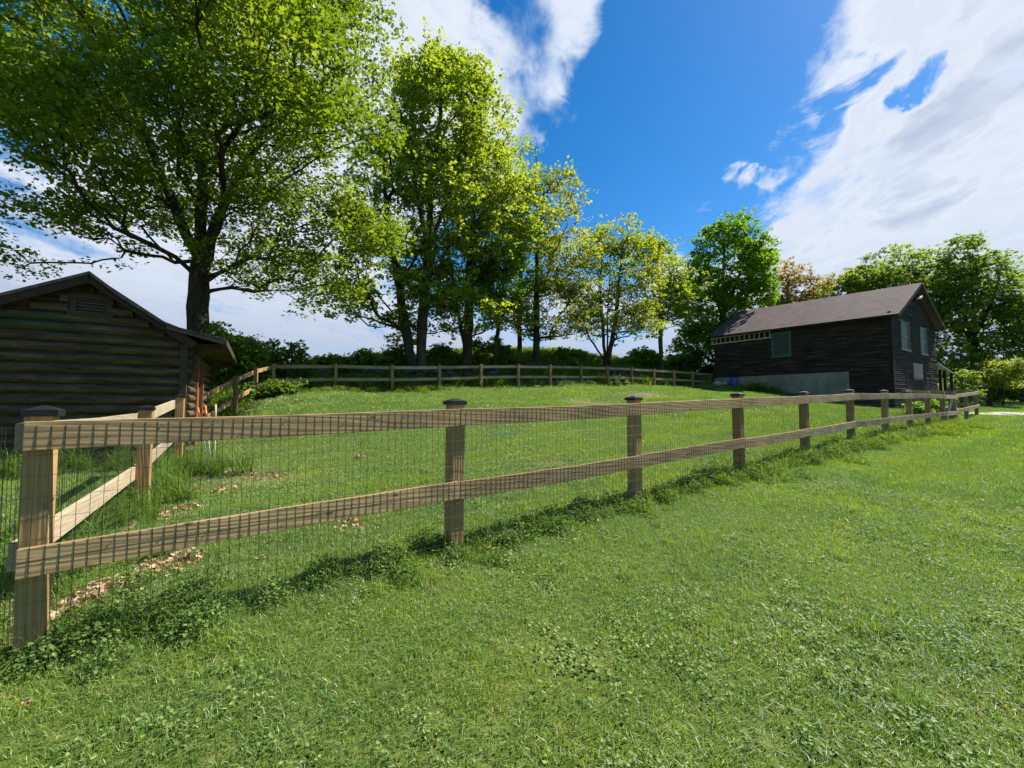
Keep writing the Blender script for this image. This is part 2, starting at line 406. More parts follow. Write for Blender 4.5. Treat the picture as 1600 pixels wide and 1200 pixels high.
# gravel path
m_path = flat_mat('pale_gravel', (.36, .35, .33), .95, .1, 0, .35, 14)
mb = MB(); Lp = []; 
pp = [Vector((a, b)) for a, b in PATH]
dense = []
for a, b in zip(pp[:-1], pp[1:]):
    for k in range(8): dense.append(a.lerp(b, k/8))
dense.append(pp[-1])
for k, p in enumerate(dense):
    d = (dense[min(k+1, len(dense)-1)] - dense[max(k-1, 0)]).normalized(); nrm = Vector((-d.y, d.x))
    L = p + nrm*.9; Rr = p - nrm*.9
    Lp.append([Vector((q.x, q.y, g1(q.x, q.y)+.03)) for q in (L, p.lerp(L, .5), p, p.lerp(Rr, .5), Rr)])
for a, b in zip(Lp[:-1], Lp[1:]):
    for j in range(4): mb.quad(a[j], a[j+1], b[j+1], b[j])
tag(mb.build('path', m_path), kind='structure')

# distant hills
m_hill = flat_mat('far_wooded_hill', (.045, .075, .045), .95, .05, 0, .5, .05)
mb = MB(); N = 90; prev = None
for k in range(N+1):
    a = math.radians(-70 + 140*k/N); rr = 330
    top = 13 + 5*math.sin(k*.21+1) + 3*math.sin(k*.57) + 1.5*mnoise.noise(Vector((k*.9, 3, 0)))
    x, y = math.sin(a)*rr, math.cos(a)*rr
    ring = [Vector((x, y, -2)), Vector((x*1.04, y*1.04, top*.6)), Vector((x*1.12, y*1.12, top)), Vector((x*1.3, y*1.3, -2))]
    if prev:
        for j in range(3): mb.quad(prev[j], ring[j], ring[j+1], prev[j+1])
    prev = ring
tag(mb.build('hills', m_hill, smooth=True), kind='structure')


# ------------------------------------------------------------------ fences
A_FRONT = math.atan2(front[6][1]-front[0][1], front[6][0]-front[0][0])
A_SIDE = math.atan2(side[1][1]-side[0][1], side[1][0]-side[0][0])
A_SIDE2 = math.atan2(side[5][1]-side[4][1], side[5][0]-side[4][0])
A_BACK = math.atan2(back[9][1]-back[1][1], back[9][0]-back[1][0])
NEW = [(.37, .22, .09), (.23, .125, .045), (.46, .30, .14)]
OLD = [(.42, .31, .165), (.25, .17, .09), (.54, .43, .26)]
GREY = [(.20, .16, .11), (.13, .10, .07), (.28, .24, .18)]
m_post = wood_mat('post_timber', None, NEW, .25, .3)
m_rail = wood_mat('front_rail_timber', A_FRONT, [(.43,.275,.13),(.24,.14,.06),(.54,.38,.20)], .45)
m_rail_far = wood_mat('weathered_rail_timber', A_FRONT, OLD, .5, .2)
m_rail_side = wood_mat('side_rail_timber', A_SIDE, [(.38,.30,.20),(.28,.21,.13),(.47,.39,.28)], .2)
m_rail_side2 = wood_mat('hillside_rail_timber', A_SIDE2, NEW, .3)
m_rail_back = wood_mat('back_rail_timber', A_BACK, [(.36,.28,.17),(.26,.18,.10),(.46,.38,.26)], .35)
m_post_old = wood_mat('old_grey_post', None, GREY, .6, .3)
m_cap = flat_mat('black_cap', (.010, .010, .011), .5, .3, 0, .3, 30)
m_wire = flat_mat('dark_galvanised_wire', (.022, .026, .022), .4, .5, .2, .5, 20)
m_nail = flat_mat('steel_staple', (.35, .34, .32), .35, .5, .9, .2, 30)

def frame_at(i, P):
    a = Vector(P[max(i-1, 0)][:2]); b = Vector(P[min(i+1, len(P)-1)][:2]); d = (b-a).normalized()
    return d
def fence(P, label, H, outside, mrail, mpost, mesh=False, caps=(), drops=(.16, .76), ps=.122, skip_post=(), dome=(), ext0=0, mats=None, mrails=None, ext1=0):
    """posts at P (tops), rails on the outer side (+1 left of travel, -1 right of travel)"""
    root = empty('wooden_fence', (P[0][0], P[0][1], P[0][2]-H)); tag(root, label, 'fence')
    n = len(P)
    for i, p in enumerate(P):
        if i in skip_post: continue
        d = frame_at(i, P) if i else (Vector(P[1][:2])-Vector(P[0][:2])).normalized()
        ang = math.atan2(d.y, d.x) + R.uniform(-.03, .03)
        M = Matrix.Rotation(ang, 3, 'Z')
        zb = g1(p[0], p[1]) - .3; zt = p[2]
        lean = Vector((R.uniform(-.006, .006), R.uniform(-.006, .006), 0))
        mb = MB(); h = (ps if not (i == 0 and mesh) else .104)/2
        C4 = [M @ Vector((x*h, y*h, 0)) for x, y in ((-1,-1),(1,-1),(1,1),(-1,1))]
        top = zt - (.035 if i in caps else 0)
        mb.prism([Vector((p[0], p[1], zb)) + c - lean for c in C4], [Vector((p[0], p[1], top)) + c + lean for c in C4])
        po = mb.build('post', mpost, root, bevel=.006)
        if i in caps:
            mc = MB(); e = h + .013
            B = [Vector((p[0], p[1], top-.022)) + M @ Vector((x*e, y*e, 0)) for x, y in ((-1,-1),(1,-1),(1,1),(-1,1))]
            T = [q + Vector((0, 0, .032)) for q in B]; ap = Vector((p[0], p[1], top+.036))
            T2 = [q.lerp(ap, .93) + Vector((0,0,0)) for q in T]
            mc.prism(B, T); mc.prism([q.copy() + Vector((0,0,.0005)) for q in T], T2)
            mc.build('post_cap', m_cap, po)
    offs = (ps/2 + .019 + .001) * outside
    for i in range(n-1):
        a = Vector(P[i][:2]); b = Vector(P[i+1][:2]); d = (b-a).normalized(); nr = Vector((-d.y, d.x)) * offs
        e0 = ext0 if i == 0 else -.0015; e1 = ext1 if i == n-2 else -.0015
        for k, dr in enumerate(drops):
            ja, jb = R.uniform(-.008, .008), R.uniform(-.008, .008)
            za = P[i][2] - dr + ja; zb2 = P[i+1][2] - dr + jb
            if k == 1: za += 0; zb2 += 0
            ee = e0 + (.0 if (k == 1 and i == 0 and ext0) else 0)
            A = Vector((*(a + nr - d*ee), za)); B = Vector((*(b + nr + d*e1), zb2))
            mid = A.lerp(B, .5) + Vector((0, 0, R.uniform(-.012, .006))); w = .038
            mb = MB(); up = Vector((0, 0, 1)); sd = Vector((nr.x, nr.y, 0)).normalized()
            rings = []
            for q in range(7):
                f = q/6; c_ = A.lerp(mid, f*2) if f < .5 else mid.lerp(B, f*2-1)
                hh = .07 + R.uniform(-.0012, .0012)
                rings.append([c_ - sd*w/2 - up*hh, c_ + sd*w/2 - up*hh, c_ + sd*w/2 + up*hh, c_ - sd*w/2 + up*hh])
            base = len(mb.v)
            for rg in rings: mb.v += [tuple(v) for v in rg]
            for q in range(6):
                for j in range(4): mb.f.append((base+q*4+j, base+q*4+(j+1) % 4, base+q*4+4+(j+1) % 4, base+q*4+4+j))
            mb.f.append((base+3, base+2, base+1, base)); mb.f.append(tuple(base+24+j for j in range(4)))
            mb.build('rail', mrails[i] if mrails else mrail, root, bevel=.003)
        if mesh:
            mb = MB(); L = (b-a).length; nv = int(round(L/.0508)); off2 = nr + Vector((-d.y, d.x))*outside*(.019+.0002)
            def zt(s): return (P[i][2]*(1-s/L) + P[i+1][2]*s/L) - drops[0] + .058
            def pt(s, z):
                q = a + d*s + off2; zc_ = zt(s) - .058; wob = 0 if (z > zc_ - .1 or abs(z - (zc_ + drops[0] - drops[1])) < .1) else outside*(.002*math.sin(s*7+z*9+i) + .002)
                q = q + Vector((-d.y, d.x))*wob
                return Vector((q.x, q.y, z))
            def zt(s): return (P[i][2]*(1-s/L) + P[i+1][2]*s/L) - drops[0] + .058
            s0 = -.10 if i == 0 else 0
            r = .00115
            for k in range(0 if i else -2, nv):
                s_ = k*L/nv; q = a + d*s_; z0 = g1(q.x, q.y) - .01; z1 = zt(s_)
                js = [R.uniform(-.0015, .0015) for _ in range(5)]
                mb.tube([pt(s_+js[j], z0 + (z1-z0)*j/4) for j in range(5)], r, 4, False)
            q0, q1 = a, b
            for k in range(1, 13):
                pts = []
                for j in range(13):
                    s_ = s0 + (L-s0)*j/12; pts.append(pt(s_, zt(s_) - .045 - k*.1016 + R.uniform(-.0012, .0012) + .0025*math.sin(s_*5+k)))
                q = a.lerp(b, .5)
                if pts[6].z < g1(q.x, q.y) - .02: continue
                mb.tube(pts, r, 4, False)
            ms = mb                                                     # staples along both rails
            for dr in drops:
                for k in range(int(L/.2)):
                    s_ = .08 + k*.2 + R.uniform(-.03, .03); z = (P[i][2]*(1-s_/L) + P[i+1][2]*s_/L) - dr + R.uniform(-.035, .04)
                    q = a + d*s_ + off2; c_ = Vector((q.x, q.y, z)); o2 = Vector((-d.y, d.x, 0))*outside
                    ms.tube([c_ - o2*.004 + Vector((d.x, d.y, 0))*.006, c_ + o2*.003 + Vector((d.x, d.y, .2))*.006, c_ + o2*.003 - Vector((d.x, d.y, .2))*.006, c_ - o2*.004 - Vector((d.x, d.y, 0))*.006], .0012, 4, False)
            mb.build('wire_mesh', m_wire, root, smooth=True)
    return root

fence(front[:10] , 'long near fence of new posts with black caps and wire mesh running into the distance', H_FRONT, -1, m_rail, m_post, mesh=True,
      caps=range(0, 8), skip_post=(), ext0=.045, mrails=[m_rail]*4 + [m_rail_far]*6, ext1=2.25)
old = empty('old_fence_post', (front[10][0], front[10][1], g1(front[10][0], front[10][1])))
tag(old, 'dark weathered post with leaning brace where the near fence turns at its far end', 'post')
mb = MB(); p = Vector(front[10]); z0 = old.location.z
mb.tube([(p.x, p.y, z0-.2), (p.x+.01, p.y, z0+.5), (p.x-.01, p.y+.01, z0+1.0), (p.x+.02, p.y, z0+1.26)], [.125, .115, .11, .10], 9)
mb.build('round_post', m_post_old, old, smooth=False)
mb = MB(); mb.beam((p.x-.45, p.y-.12, z0-.05), (p.x-.13, p.y-.16, z0+1.02), (1, -.3, 0), .06, .06); mb.build('brace', wood_mat('pale_brace', None, [(.55,.5,.42),(.4,.36,.3),(.62,.58,.5)], .2), old, bevel=.006)

fence(endf, 'short fence run turning away from the dark weathered post beside the gravel path', 1.2, -1, m_rail_far, m_post_old, skip_post=(0,), ext0=-.06, ext1=.1)
fence(endb, 'short low fence run in front of the right end of the dark barn', 1.2, -1, m_rail_far, m_post, skip_post=(0,), drops=(.12, .68), ext0=-.1, ext1=.1)
fence(side[:3], 'near side fence with sunlit pale rails going back to the log cabin corner', 1.2, 1, m_rail_side, m_post, mesh=True, caps=(1, 2), skip_post=(0,), ext0=-.035, ext1=.07)
fence(side[3:], 'fence climbing the bank behind the log cabin to the back corner', 1.2, 1, m_rail_side2, m_post, skip_post=(0, 3), ext0=0, ext1=-.02)
fence(back, 'long two rail fence along the hilltop below the row of trees', H_BACK, 1, m_rail_back, m_post, drops=(.13, .70), ext0=.05, ext1=.4)

# ------------------------------------------------------------------ siding helper
def runs(flags):
    out = []; st = None
    for i, f in enumerate(list(flags) + [False]):
        if f and st is None: st = i
        if not f and st is not None: out.append((st, i)); st = None
    return out
def siding(mb, A, d, nrm, L, zb, zt, course, openings=(), kind='lap', proud=.018, step=.06, z0=None, jitter=.003):
    """horizontal courses on a wall from A along d (2D unit), outward nrm; zb(s), zt(s) give the limits"""
    ns = max(2, int(L/step)); ss = [L*k/ns for k in range(ns+1)]
    zlo = min(zb(s) for s in ss) if z0 is None else z0; zhi = max(zt(s) for s in ss)
    z = zlo; D = Vector((d.x, d.y, 0)); N = Vector((nrm.x, nrm.y, 0)); A3 = Vector((A.x, A.y, 0))
    while z < zhi:
        mid = z + course*.5
        fl = [zb((ss[k]+ss[k+1])/2) < mid < zt((ss[k]+ss[k+1])/2) - course*.3 and not any(o[0] < (ss[k]+ss[k+1])/2 < o[1] and o[2] < mid < o[3] for o in openings) for k in range(ns)]
        for i0, i1 in runs(fl):
            s0, s1 = ss[i0], ss[i1]
            cuts = [s0]
            while s1 - cuts[-1] > 3.4: cuts.append(cuts[-1] + R.uniform(1.6, 3.2))
            cuts.append(s1)
            for a, b in zip(cuts[:-1], cuts[1:]):
                j = R.uniform(-jitter, jitter); b_ = b - .002
                if kind == 'lap':
                    prof = [(0, 0), (proud+j, 0), (.004, course+.012), (0, course+.012)]
                else:
                    prof = [(0, .004)] + [(proud*math.sin(PI*(k+.5)/7)**.75*1.0, course*(.02 + .96*(k+.5)/7)) for k in range(7)] + [(0, course-.004)]
                r0 = [A3 + D*a + N*x + Vector((0, 0, z+y+j*.5)) for x, y in prof]; r1 = [A3 + D*b_ + N*x + Vector((0, 0, z+y+j*.5)) for x, y in prof]
                mb.prism(r0, r1)
        z += course*(R.uniform(.9, 1.1) if kind == 'log' else 1)
def wall_px(px, A, d):
    """distance along a wall (from A in direction d) of the point seen at column px, and its depth"""
    u = (px-800)/F
    # rays with tiny pitch: column equals x/y to good accuracy near the horizon
    s = (u*A.y - A.x)/(d.x - u*d.y); return s, A.y + d.y*s
def zpx(py, d): return EYE + (HOR-py)/F*d

# ------------------------------------------------------------------ dark barn
C = Vector(((1397-800)/F*24, 24.0)); Ld = Vector((-.655, .756)).normalized(); 
BL, _ = wall_px(1118, C, Ld); Gd = Vector((.848, .53)).normalized(); BW = 7.9
nL = Vector((-Ld.y, Ld.x)); nL = nL if nL.dot(-C) > 0 else -nL
nG = Vector((Gd.y, -Gd.x)); nG = nG if nG.dot(-C) > 0 else -nG
EAVE = zpx(491, 24) + .12; RIDGE = zpx(443, 26.1)
gb = g1(C.x, C.y)
m, t, out = new_mat('blackened_boards'); m_barn = m
pos = t.new('ShaderNodeNewGeometry').outputs['Position']
st = t.noise(t.mapping(pos, scale=(.16, .16, 2.6)), 5, 6, .75); bg_ = t.noise(pos, .9, 4, .6); fine = t.noise(t.mapping(pos, scale=(.6, .6, 9)), 22, 4, .7)
c = t.ramp(st, [(.3, (.009, .0065, .005)), (.5, (.029, .0215, .016)), (.62, (.078, .060, .047)), (.74, (.21, .17, .14))])
c = t.mix(t.smooth(bg_, .45, .75, 0, .5), c, (.035, .028, .024)); c = t.mix(t.smooth(fine, .62, .8, 0, .6), c, (.10, .085, .075))
principled(t, out, c, .88, .15, fine, .5, .01)
m_barntrim = flat_mat('dark_trim', (.022, .018, .016), .8, .2, 0, .5, 5)
m_rust = flat_mat('rusty_stain_board', (.16, .07, .035), .8, .2, 0, .5, 6)
m, t, out = new_mat('brown_shingles'); m_shin = m
pos = t.new('ShaderNodeNewGeometry').outputs['Position']
loc = t.mapping(pos, rot=(0, 0, -math.atan2(Ld.y, Ld.x)))
br = t.new('ShaderNodeTexBrick'); t.l.new(t.mapping(loc, scale=(1, 1, 1)), br.inputs[0]); br.inputs['Scale'].default_value = 1
br.inputs['Brick Width'].default_value = .33; br.inputs['Row Height'].default_value = .17; br.inputs['Mortar Size'].default_value = .014
t.put(br.inputs[1], (.14, .092, .076)); t.put(br.inputs[2], (.075, .052, .046)); t.put(br.inputs[3], (.018, .014, .013))
n = t.noise(pos, 1.1, 5, .65); n2 = t.noise(pos, 30, 3, .6)
c = t.mix(t.smooth(n, .4, .7, 0, .5), br.outputs[0], (.15, .115, .10)); c = t.mix(t.math('MULTIPLY', n2, .5), c, (.05, .04, .038))
principled(t, out, c, .85, .2, br.outputs[1], .4, .01)
m, t, out = new_mat('stained_concrete'); m_conc = m
pos = t.new('ShaderNodeNewGeometry').outputs['Position']
n = t.noise(pos, .9, 6, .65); n2 = t.noise(t.mapping(pos, scale=(3, 3, .3)), 2, 5, .6); n3 = t.noise(pos, 30, 4, .6)
c = t.ramp(n, [(.3, (.16, .15, .115)), (.6, (.28, .265, .21)), (.8, (.18, .19, .135))]); c = t.mix(t.smooth(n2, .5, .75, 0, .5), c, (.14, .14, .12))
principled(t, out, c, .9, .15, n3, .3, .006)
m_glass = flat_mat('window_glass', (.05, .065, .062), .45, .12, 0, .5, 3)
m_wframe = flat_mat('pale_window_frame', (.24, .26, .24), .6, .3)
m_green = flat_mat('green_window_casing', (.05, .13, .10), .6, .3)

barn = empty('barn', (C.x, C.y, gb)); tag(barn, 'large dark brown clapboard barn with a long shingle roof and concrete foundation', 'barn')
def c3(p, z): return Vector((p.x, p.y, z))
P_l = C + Ld*BL; P_r = C + Gd*BW; P_lr = P_l + Gd*BW; ridge0 = C + Gd*BW/2; ridge1 = P_l + Gd*BW/2
def gtop(s): return EAVE + (RIDGE-EAVE)*(1-abs(s-BW/2)/(BW/2)) - .06
# structural wall core, a little inside the boards
mb = MB(); ins = .03
def inset(p): 
    cc = (C+P_r+P_l+P_lr)/4; return p + (cc-p).normalized()*ins*1.6
q = [inset(x) for x in (C, P_r, P_lr, P_l)]
zlow = gb - 1.2
mb.prism([c3(x, zlow) for x in q], [c3(x, EAVE-.02) for x in q])
ra, rb = inset(ridge0), inset(ridge1)
mb.prism([c3(q[0], EAVE-.02), c3(q[1], EAVE-.02), c3(ra, RIDGE-.1)], [c3(q[3], EAVE-.02), c3(q[2], EAVE-.02), c3(rb, RIDGE-.1)])
mb.build('wall', m_barn, barn)
# openings
s_w0, d_w0 = wall_px(1237, C, Ld); s_w1, d_w1 = wall_px(1210, C, Ld)
wz1 = zpx(520, (d_w0+d_w1)/2); wz0 = zpx(556, (d_w0+d_w1)/2)
s_c0, d_c0 = wall_px(1328, C, Ld); s_c1, d_c1 = wall_px(1166, C, Ld)
zc0 = zpx(580.5, d_c0); zc1 = zpx(592, d_c1); zce = zpx(592, C.y+Ld.y*BL)
def low_edge(s):
    if s < s_c0: return g1(C.x+Ld.x*s, C.y+Ld.y*s) - .35
    return zc0
mb = MB(); siding(mb, C, Ld, nL, BL, low_edge, lambda s: EAVE-.02, .125, [(s_w0-.05, s_w1+.05, wz0-.05, wz1+.05)], proud=.03, jitter=.008)
mb.build('clapboards', m_barn, barn)
gw = []
for xa, xb, ya, yb in ((1411.5, 1424, 503, 546), (1441.5, 1451, 513, 553)):
    s0, da = wall_px(xa, C, Gd); s1, db = wall_px(xb, C, Gd); dm = (da+db)/2
    gw.append((s0, s1, zpx(yb, dm), zpx(ya, dm)))
mb = MB(); siding(mb, C, Gd, nG, BW, lambda s: g1(C.x+Gd.x*s, C.y+Gd.y*s)-.3, gtop, .125, [(a-.04, b+.04, c_-.04, e+.04) for a, b, c_, e in gw], proud=.034, jitter=.008)
mb.build('clapboards', m_barn, barn)
# far sides, plain
for A_, d_, L_, top_ in ((P_r, Ld, BL, lambda s: EAVE-.02),):
    nn = -nL; mb = MB(); siding(mb, A_, d_, nn, L_, lambda s: gb+.3, top_, .125); mb.build('clapboards', m_barn, barn)
# corner boards
for p_, e1, e2 in ((C, Ld, Gd),):
    mb = MB(); mb.box(c3(p_ + nL*.022 + Ld*.06, (gb-.2+EAVE)/2), (.13, .03, EAVE-gb+.4), Matrix.Rotation(math.atan2(Ld.y, Ld.x), 3, 'Z'))
    mb.box(c3(p_ + nG*.022 + Gd*.06, (gb-.2+EAVE)/2), (.13, .03, EAVE-gb+.4), Matrix.Rotation(math.atan2(Gd.y, Gd.x), 3, 'Z')); mb.build('corner_board', m_barntrim, barn)
mb = MB(); mb.box(c3(P_l + nL*.022 - Ld*.05, (EAVE+2.5)/2), (.13, .03, EAVE-2.5), Matrix.Rotation(math.atan2(Ld.y, Ld.x), 3, 'Z')); mb.build('corner_board', m_barntrim, barn)
# concrete foundation
mb = MB(); z_lo = gb - .6
mb.prism([c3(C+Ld*s_c0+nL*.0, z_lo), c3(C+Ld*s_c0+nL*.045, z_lo), c3(C+Ld*s_c0+nL*.045, zc0), c3(C+Ld*s_c0, zc0)],
         [c3(C+Ld*BL, z_lo), c3(C+Ld*BL+nL*.045, z_lo), c3(C+Ld*BL+nL*.045, zc0), c3(C+Ld*BL, zc0)])
mb.build('foundation', m_conc, barn)
# roof
def roof_slab(mb, A, B, Cc, D, th):
    n = (B-A).cross(D-A).normalized(); n = n if n.z > 0 else -n
    mb.prism([A - n*th, B - n*th, Cc - n*th, D - n*th], [A, B, Cc, D])
ov = .35; sl_ = (RIDGE-EAVE)/(BW/2)
def rp(base, off, z): q_ = base + off; return Vector((q_.x, q_.y, z))
for sgn, b0, b1 in ((-1, C, P_l), (1, P_r, P_lr)):
    oe = Gd*sgn*ov; z_e = EAVE + .06 - sl_*ov; zr = RIDGE + .06
    g_ = .002*sgn
    mb = MB(); roof_slab(mb, rp(b0, oe - Ld*.45, z_e), rp(ridge0, -Ld*.45 + Gd*g_, zr), rp(ridge1, Ld*.3 + Gd*g_, zr), rp(b1, oe + Ld*.3, z_e), .045)
    mb.build('roof', m_shin, barn)
    mb = MB(); n_ = .075
    mb.beam(rp(b0, oe*.97 - Ld*.43, z_e-.085), rp(b1, oe*.97 + Ld*.28, z_e-.085), (Gd.x, Gd.y, 0), .03, n_); mb.build('fascia', m_barntrim, barn)
    mb = MB(); mb.beam(rp(b0, oe*.9 - Ld*.42, z_e-.14), rp(ridge0, -Ld*.42 - Gd*sgn*-.02, zr-.16), (Ld.x, Ld.y, 0), .03, .17); mb.build('rake_board', m_barntrim, barn)
mb = MB(); mb.quad(rp(C, -Gd*ov, EAVE-.2), rp(P_l, -Gd*ov, EAVE-.2), rp(P_l, Gd*0, EAVE-.2), rp(C, Gd*0, EAVE-.2)); mb.build('soffit', m_barntrim, barn)
# windows
def window(root, A, d, nrm, s0, s1, z0, z1, casing, frame, w=.06, meeting=True):
    D = Vector((d.x, d.y, 0)); N = Vector((nrm.x, nrm.y, 0)); A3 = Vector((A.x, A.y, 0))
    M = Matrix.Rotation(math.atan2(d.y, d.x), 3, 'Z')
    def bx(mb, a, b, za, zb, out_, th): mb.box(A3 + D*(a+b)/2 + N*out_ + Vector((0, 0, (za+zb)/2)), (abs(b-a), th, zb-za), M)
    mb = MB()
    bx(mb, s0-w, s0, z0, z1, .02, .06); bx(mb, s1, s1+w, z0, z1, .02, .06); bx(mb, s0-w, s1+w, z1, z1+w, .021, .065)
    win = mb.build('window', casing, root)
    mb = MB(); bx(mb, s0-w-.03, s1+w+.03, z0-.07, z0, .035, .11); mb.build('sill', frame, win)
    mb = MB(); f = .045
    bx(mb, s0, s0+f, z0, z1, .0, .045); bx(mb, s1-f, s1, z0, z1, .0, .045); bx(mb, s0+f, s1-f, z1-f, z1, .0, .045); bx(mb, s0+f, s1-f, z0, z0+f, .0, .045)
    if meeting: bx(mb, s0+f, s1-f, (z0+z1)/2-.02, (z0+z1)/2+.02, .004, .04)
    mb.build('frame', frame, win)
    mb = MB(); bx(mb, s0+f, s1-f, z0+f, z1-f, -.012, .008); mb.build('pane', m_glass, win)
window(barn, C, Ld, nL, s_w0, s_w1, wz0, wz1, m_green, m_green, meeting=False)
for a, b, c_, e in gw: window(barn, C, Gd, nG, a, b, c_, e, m_green, m_wframe)
# patch of pale boards on the gable, door outlines, floodlight, downpipe
sp0, dd = wall_px(1428.5, C, Gd); sp1, dd2 = wall_px(1443, C, Gd)
m_pale = flat_mat('bare_patch_boards', (.34, .27, .22), .85, .2, 0, .35, 5)
mb = MB(); zz = zpx(591, dd)
zt_ = zpx(570, dd)
k = 0
while zz < zt_:
    a0 = sp0 + R.uniform(-.02, .04); a1 = sp1 + R.uniform(-.05, .02)
    mb.prism([c3(C+Gd*a0+nG*x, zz+y) for x, y in ((.018, 0), (.042, 0), (.03, .12), (.018, .12))], [c3(C+Gd*a1+nG*x, zz+y) for x, y in ((.018, 0), (.042, 0), (.03, .12), (.018, .12))])
    zz += .135
tag(mb.build('patch_boards', m_pale, barn), 'pale unpainted boards')
mb = MB(); mb.box(c3(C+Gd*(sp0+sp1)/2+nG*.026, zpx(592.5, dd)), (sp1-sp0, .03, .06), Matrix.Rotation(math.atan2(Gd.y, Gd.x), 3, 'Z')); mb.build('ledge', m_rust, barn)
m_dtrim = flat_mat('worn_door_trim', (.07, .06, .055), .8, .2)
for xa, xb, ya, yb in ((1417, 1426, 579, 640), (1447, 1455, 583, 640)):
    s0, da = wall_px(xa, C, Gd); s1, db = wall_px(xb, C, Gd); zt2 = zpx(ya, da); zb2 = gb-.1
    mb = MB(); Mg = Matrix.Rotation(math.atan2(Gd.y, Gd.x), 3, 'Z')
    for s_ in (s0, s1): mb.box(c3(C+Gd*s_+nG*.03, (zt2+zb2)/2), (.05, .03, zt2-zb2), Mg)
    mb.box(c3(C+Gd*(s0+s1)/2+nG*.032, zt2), (s1-s0+.08, .034, .05), Mg)
    mb.build('door_frame', m_dtrim, barn)
s0, da = wall_px(1413, C, Gd); mb = MB(); mb.box(c3(C+Gd*(s0-.1)+nG*.03, zpx(499.5, da)), (.75, .03, .13), Matrix.Rotation(math.atan2(Gd.y, Gd.x), 3, 'Z')); mb.build('stained_board', m_rust, barn)
sf, df = wall_px(1433, C, Gd); fz = zpx(466, df)
mb = MB(); pF = c3(C+Gd*sf+nG*.02, fz); N3 = Vector((nG.x, nG.y, 0)); G3 = Vector((Gd.x, Gd.y, 0))
mb.beam(pF, pF + N3*.28 + Vector((0,0,.04)), (0, 0, 1), .05, .05); fl = mb.build('flood_light', m_barntrim, barn)
mb = MB(); mb.beam(pF + N3*.3 - G3*.24 + Vector((0, 0, -.05)), pF + N3*.34 + G3*.24 + Vector((0, 0, .12)), (0, 0, 1), .12, .14); mb.build('lamp_head', flat_mat('white_lamp', (.75, .75, .73), .4, .5), fl, bevel=.01)
# small upper roof and porch on the far side of the barn
Rd = Gd
mb = MB(); pr0 = P_r - Ld*-.2; 
za = zpx(566.5, P_r.y); 
def pp_(a, b, z): q_ = P_r + Gd*a + Ld*b; return Vector((q_.x, q_.y, z))
roof_slab(mb, pp_(.03, -.1, za), pp_(3.5, -.1, za-.55), pp_(3.5, 4.5, za-.55), pp_(.03, 4.5, za), .06); porch = mb.build('porch_roof', flat_mat('grey_metal_roof', (.30, .30, .29), .5, .4), barn)
for a in (.75, 1.75, 3.3):
    mb = MB(); mb.box(pp_(a, 0, (za-.3+gb-.3)/2 - .05), (.14, .14, za-gb-.15), Matrix.Rotation(math.atan2(Gd.y, Gd.x), 3, 'Z')); mb.build('porch_post', m_barntrim, barn)
mb = MB(); zu = zpx(522, P_r.y); roof_slab(mb, pp_(.02, .05, zu+.1), pp_(.5, .05, zu-.05), pp_(.5, 1.6, zu-.05), pp_(.02, 1.6, zu+.1), .05); mb.build('window_hood', m_barntrim, barn)
mb = MB(); mb.tube([pp_(.18, .1, zu-.05), pp_(.2, .1, za+.05)], .045, 8); mb.build('downpipe', flat_mat('white_pipe', (.42, .45, .42), .5, .4), barn, smooth=True)

# ladder hung under the eave
l0, dl0 = wall_px(1207.5, C, Ld); l1, dl1 = wall_px(1114, C, Ld)
zA, zA2 = zpx(516.5, dl0), zpx(527, dl0); zB, zB2 = zpx(529.5, dl1), zpx(538, dl1)
lad = empty('ladder', c3(C+Ld*l0+nL*.1, zA2)); tag(lad, 'pale wooden ladder hung sideways under the barn eave', 'ladder')
m_lad = flat_mat('ladder_wood', (.44, .37, .26), .7, .3, 0, .3, 6)
off = nL*.085
for za_, zb_ in ((zA, zB), (zA2, zB2)):
    mb = MB(); mb.beam(c3(C+Ld*l0+off, za_), c3(C+Ld*l1+off, zb_), (nL.x, nL.y, 0), .045, .075); mb.build('side_rail', m_lad, lad, bevel=.005)
for k in range(13):
    f = (k+.12)/12.3; s_ = l0 + (l1-l0)*f; mb = MB()
    mb.beam(c3(C+Ld*s_+off, zA2+(zB2-zA2)*f+.035), c3(C+Ld*s_+off, zA+(zB-zA)*f-.035), (nL.x, nL.y, 0), .035, .05); mb.build('rung', m_lad, lad)

# blue bin by the foundation
pb = at(1152, 604, 28.9); pb.z = g1(pb.x, pb.y)
s_, d_ = wall_px(1152, C, Ld); pq = C + Ld*s_ + nL*.5; pb = c3(pq, g1(pq.x, pq.y))
bin_ = empty('plastic_bin', pb); tag(bin_, 'small blue plastic bin standing against the barn foundation', 'bin')
m_blue = flat_mat('blue_plastic', (.02, .06, .34), .35, .5, 0, .2, 3)
mb = MB(); mb.tube([pb + Vector((0,0,z)) for z in (-.05, .02, .3, .62)], [.2, .22, .25, .27], 14); mb.build('tub', m_blue, bin_, smooth=False, bevel=.008)
mb = MB(); mb.tube([pb + Vector((0,0,z)) for z in (.622, .66, .70)], [.29, .29, .2], 14); mb.build('lid', m_blue, bin_)
st_o = MB()
pq = C + Ld*(s_+.9) + nL*.45; ps_ = c3(pq, g1(pq.x, pq.y))
for k in range(3):
    c_ = ps_ + Vector((R.uniform(-.3, .3), R.uniform(-.3, .3), .08)); st_o.tube([c_+Vector((0,0,-.15)), c_, c_+Vector((0,0,.12)), c_+Vector((0,0,.2))], [.2, .26, .2, .06], 7)
tag(st_o.build('field_stones', flat_mat('pale_stone', (.38, .36, .31), .9, .1, 0, .4, 4)), 'few pale field stones heaped beside the blue bin', 'stones')

